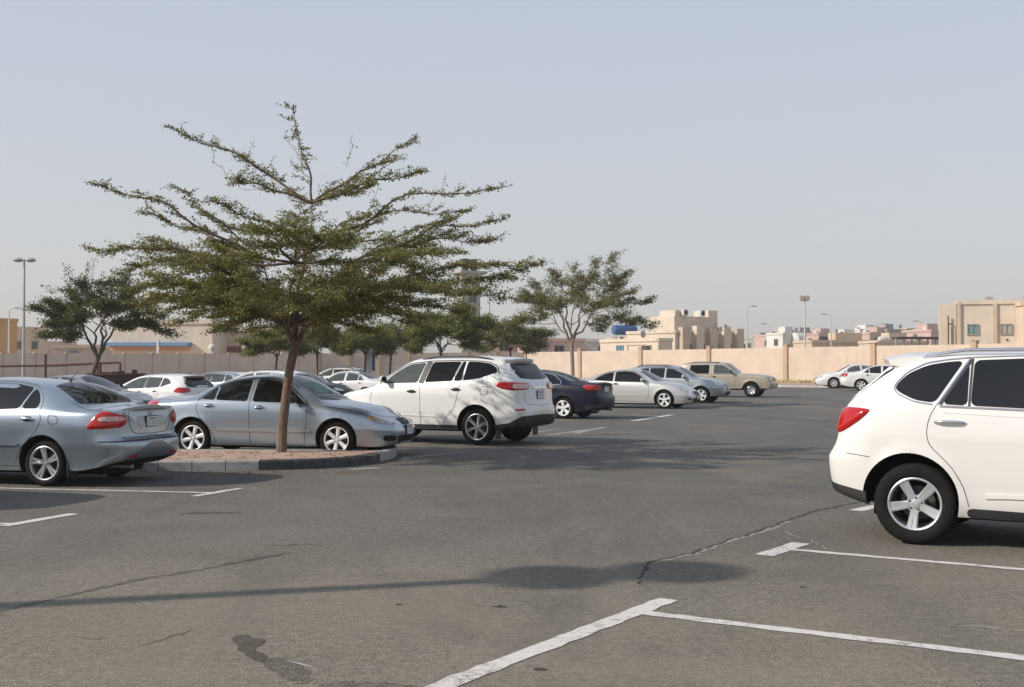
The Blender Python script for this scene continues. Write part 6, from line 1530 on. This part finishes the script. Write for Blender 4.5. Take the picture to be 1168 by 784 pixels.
h3 = House(716, 190, 20, 7.5, 8, 5.9, SAND, 'tan flat-roofed house carrying a blue water tank, half hidden by the airy tree'); h3.win('R', 2.5, 4.3, 1.2, 1.3, BLUEW); h3.win('R', 5.4, 4.3, 1.2, 1.3)
h3.tank(.4, 2, 6.6, .8, 4.0); h3.add('tank_stand', [((-1.4, 2, 6.3), (.2, 1.4, .7))], STEEL); h3.add('tank_stand', [((2.2, 2, 6.3), (.2, 1.4, .7))], STEEL)
# tall cream apartment house at the right
h4 = House(1092, 128, -18, 16, 3, 8.2, CREAM, 'tall cream apartment house with teal windows above the near white SUV roof', 'apartment_building', 'building')
for i, u in enumerate((-.35, 3.0, 5.6)):
    pass
h4.add('pilaster', [((.15, -.12, 4.2), (.4, .24, 8.4))], SAND); h4.add('pilaster', [((3.75, -.11, 4.1), (.4, .22, 8.2))], SAND); h4.add('pilaster', [((6.25, -.12, 4.1), (.4, .24, 8.3))], SAND)
h4.add('side_wing', [((-.95, 1.1, 4.1), (1.7, 1.8, 8.3))], CREAM)
for u, mm in ((1.55, TEAL), (4.85, GREY), (7.4, TEAL)):
    h4.win('R', u, 5.5, .95, .95, mm); h4.win('R', u, 3.5, .95, .5, DARKB)
h4.add('roof_box', [((3.2, .2, 8.7), (.8, .5, .5))], GREY); h4.add('roof_beam', [((9.5, -.3, 8.9), (6, .5, .35)), ((6.8, -.3, 8.75), (.45, .5, .6))], PINK); h4.add('wall_vent', [((1.6, -.06, 4.35), (.16, .1, .16)), ((4.9, -.06, 4.4), (.16, .1, .16))], DARKB)
h4.add('drain_pipe', [((-.9, -.12, 5.4), (.12, .12, 3.2)), ((-.7, -.12, 6.1), (.5, .1, .12)), ((-.55, -.12, 4.6), (.1, .1, 2.4))], DARKB)
h5 = House(1168, 124, -4, 8, 5, 7.9, LTAN, 'tan house with a white rooftop unit cut off by the right edge'); h5.ac(1.8, .6, 8.1); h5.win('R', 3, 4.6, 1.2, 1.1)
# skyline of small far houses
for (px, Y, phi, lr, ll, top, m_, lab, wins) in [
    (863, 300, 25, 8, 7, 385, GREY, 'low grey house on the skyline just right of the villa', 2), (884, 280, 25, 9, 8, 381.5, PINK, 'pink flat-roofed house below the short distant lamp', 2),
    (893, 250, 30, 6, 5, 379.5, WHITE, 'white house with a round pale tank on the skyline left of the floodlight mast', 1), (905, 330, 18, 9, 8, 378.5, GREY, 'grey long-roofed shed behind the white tanked house', 0),
    (934, 310, 28, 9, 8, 380, PINK, 'dull pink house with a brown upper storey right of the floodlight mast', 2), (926, 200, 12, 14, 7, 388, SAND, 'long low sand-coloured house directly behind the wall right of the floodlight mast', 3),
    (962, 320, 24, 10, 8, 381, WHITE, 'white flat-roofed house on the skyline right of the single-arm lamp', 1), (981, 330, 28, 9, 8, 375.5, WHITE, 'tallest white house on the middle skyline', 2), (992, 270, 32, 10, 8, 379, PINK, 'pink brick-like house with several roof boxes on the skyline', 3),
    (1012, 275, 30, 7, 7, 375.5, GREY, 'brown-grey unfinished block beside the distant street lamp', 2), (1002, 190, 14, 9, 6, 388.5, LTAN, 'low tan house directly behind the wall, left of the dark pergola', 1),
    (1028, 320, 20, 12, 8, 379.5, SAND, 'long sand-coloured house on the skyline behind the pergola', 2), (1062, 240, 25, 8, 8, 376, PINK, 'pink house immediately left of the tall cream apartment house', 1), (1045, 300, 25, 7, 7, 381, CREAM, 'small cream house between the sand-coloured and pink ones', 1)]:
    hh = at_depth(px, top, Y).z - .4; H = House(px, Y, phi, lr, ll, hh, m_, lab)
    for i in range(wins): H.win('R', lr * (i + .6) / (wins + .2), hh - 1.6, 1.0, 1.2); 
    H.win('L', ll * .4, hh - 1.6, 1.0, 1.2)
    rr = random.Random(px)
    H.add('roof_room', [((lr * rr.uniform(.3, .7), ll * .5, hh + .9), (lr * .35, ll * .4, 1.6))], m_)
    if px in (893,): H.tank(3.5, -.6, hh - 2.6, 1.5, 2.2, WHITE)
    else: H.tank(lr * .25, ll * .4, hh + .1, .5, 1.4, WHITE if rr.random() < .6 else DARKB)
    if rr.random() < .6: H.dish(lr * .8, 1, hh + .3)
# pergola
pr_ = at_depth(1022, 400, 185); root = empty('pergola', (pr_.x, pr_.y, 0), R_(8), 'long dark slatted pergola roof on posts behind the wall left of the apartment house', 'pergola')
zt_ = at_depth(1040, 386, 185).z; L_ = 7.8
for i in range(7):
    q = MB(); q.box((L_ * i / 6, 0, zt_ / 2), (.18, .18, zt_)); q.build('post', GREY, root)
q = MB()
for i in range(26): q.box((L_ * i / 25, 0, zt_ + .12), (.12, 2.4, .2))
q.box((L_ / 2, -1.1, zt_ - .06), (L_ + .3, .14, .16)); q.box((L_ / 2, 1.1, zt_ - .06), (L_ + .3, .14, .16)); q.build('roof', DARKB, root)
# left side
h6 = House(-34, 140, 55, 6, 5.5, at_depth(0, 366, 140).z, OCHRE, 'ochre building with a plain wall at the far left edge', 'house', 'building'); h6.win('R', 3, 5, 1.0, 1.0)
h7 = House(12, 170, 30, 5, 4, at_depth(12, 376, 170).z, LTAN, 'tan house with two small dark windows beside the ochre building'); h7.win('R', 1.0, 4.6, .7, 1.0); h7.win('R', 3.2, 4.6, .7, 1.0)
h8 = House(28, 200, 20, 8, 6, at_depth(40, 392, 200).z, PINK, 'low pink building behind the left lamp post'); h8.win('R', 3, 3.8, 1.4, .6)
h9 = House(60, 150, 10, 9, 6, at_depth(60, 397, 150).z, SAND, 'low sandy hut seen under the dark dense tree'); h9.win('R', 2.5, 3.2, 1.0, .7, BLUEW)
h10 = House(128, 128, -6, 11, 9, at_depth(160, 370, 128).z, CREAM, 'cream shop building with a blue canopy band seen between the two left trees', 'shop_building', 'building')
z_ = lambda py: at_depth(150, py, 128).z
h10.add('canopy', [((4.2, -.7, z_(393)), (9.2, 1.3, .35))], simple('shop_blue', (.10, .24, .42), .5)); h10.add('fascia', [((4.2, -.12, z_(397.5)), (8.8, .12, .5))], simple('shop_orange', (.60, .33, .20), .6))
h10.add('column', [((5.6, -1.3, z_(398)), (.25, .25, 1.9))], WHITEM); h10.add('tower', [((3.5, 1.5, z_(352)), (1.2, 1.2, 3.6))], CREAM)
h11 = House(190, 132, -4, 13, 9, at_depth(200, 378, 132).z, LTAN, 'tan shop with blue and dark red shopfront band left of the big trunk', 'shop_building', 'building')
z2_ = lambda py: at_depth(220, py, 132).z
h11.add('sign_band', [((3.4, -.14, z2_(391.5)), (6.0, .14, .75))], simple('shop_blue_deep', (.05, .14, .34), .5)); h11.add('lower_band', [((5.2, -.12, z2_(398.5)), (9.6, .12, .6))], simple('shop_red', (.16, .035, .03), .6)); h11.add('column', [((.2, -.3, z2_(395)), (.3, .3, 2.0)), ((3.2, -.3, z2_(395)), (.12, .3, 2.0))], WHITEM)
h11.add('sign_board', [((6.3, -.16, z2_(391)), (1.0, .1, .9))], simple('shop_blue', (.10, .24, .42), .5))
for px, py in ((242, 399.5), (279.5, 401)):
    g_ = at_depth(px, py, 112); q = MB()
    q.lathe([(0, -.42), (.24, -.34), (.36, -.12), (.38, .06), (.30, .26), (.14, .38), (0, .4)], 16); wz = 2.75 + (3.02 - 2.75) * .55
    o = q.build('globe_lamp', WHITE, None, True); t_ = (px - (-75)) / 440
    # stand it on the wall top
    best = min((WALL[0].lerp(WALL[1], k / 400) for k in range(401)), key=lambda v: abs(584 + FPX * v.x / v.y - px)); o.location = (best.x, best.y, 2.75 + .27 * ((best - WALL[0]).length / (WALL[1] - WALL[0]).length) + .60)
    tag(o, 'round pale globe on the shaded wall, ' + ('below the blue shop sign' if px < 260 else 'nearer the big trunk'), 'globe lamp', 'globes on the wall')
# concrete tower behind the big tree
h12 = House(527, 165, 35, 3.0, 2.2, at_depth(530, 312, 165).z, GREY, 'grey concrete tower with two dark columns on top behind the big crown', 'tower', 'tower')
h12.add('column', [((.9, .6, h12.h + 1.1), (.7, .7, 2.0))], DARKB); h12.add('column', [((2.3, .6, h12.h + 1.1), (.7, .7, 2.0))], DARKB); h12.add('top_slab', [((1.7, 1.2, h12.h + .25), (4.4, 3.4, .35))], GREY)
for z_q in (5, 8, 11): h12.win('R', 1.7, z_q, 1.2, 1.2)
h13 = House(560, 185, 10, 9, 7, at_depth(590, 384, 185).z, PINK, 'dull pink house with brown openings behind the airy tree', 'house'); h13.win('R', 2, 4.6, 1.4, 1.2, DARKB); h13.win('R', 6, 4.6, 1.4, 1.2, DARKB)
h14 = House(600, 178, 10, 9, 7, at_depth(640, 389, 178).z, PINK, 'low brownish pink house behind the trunk of the airy tree', 'house'); h14.win('R', 1.5, 4.2, 1.4, .9, DARKB); h14.win('R', 5, 4.2, 1.4, .9, DARKB)
h15 = House(668, 185, 10, 5, 6, at_depth(690, 390, 185).z, WHITE, 'low whitish outbuilding left of the tan house with the blue tank', 'house'); h15.win('R', 2.5, 4.2, 1.0, .8)
h16 = House(378, 180, 10, 12, 7, at_depth(400, 384, 180).z, GREY, 'long blue-grey building behind the small olive trees', 'house'); h16.win('R', 4, 4.6, 2, 1.0, BLUEW)
# small poster-like board on the wall behind the thin stems
bx = at_depth(421.5, 411, 72); q = MB(); q.box((0, 0, 0), (.35, .05, 1.3), mi=0, bev=.01); q.box((.25, -.01, 0), (.16, .05, 1.3), mi=1); o = q.build('notice_board', [WHITEM, simple('board_blue', (.05, .09, .25), .5)]); o.location = (bx.x, bx.y, bx.z)
q = MB(); q.tube([(0, 0.04, -bx.z), (0, .04, .5)], .04, 6); q.build('post', STEEL, o); tag(o, 'narrow white and blue notice board on a post behind the white sedan', 'notice board')

# ---------------------------------------------------------------- dusty air
if HAZE > 0:
    hz_ = MB(); hz_.box((0, 0, 9.5), (2860, 2860, 21.0)); ho = hz_.build('haze', None); ho.data.materials.clear()
    hm = bpy.data.materials.new('haze_air'); hm.use_nodes = True; n_ = hm.node_tree; n_.nodes.clear(); oo = n_.nodes.new('ShaderNodeOutputMaterial'); pv_ = n_.nodes.new('ShaderNodeVolumePrincipled')
    pv_.inputs['Color'].default_value = (.86, .84, .82, 1); pv_.inputs['Density'].default_value = HAZE; pv_.inputs['Anisotropy'].default_value = .2
    n_.links.new(pv_.outputs[0], oo.inputs['Volume']); ho.data.materials.append(hm); ho['kind'] = 'stuff'
    sc.cycles.volume_bounces = 0
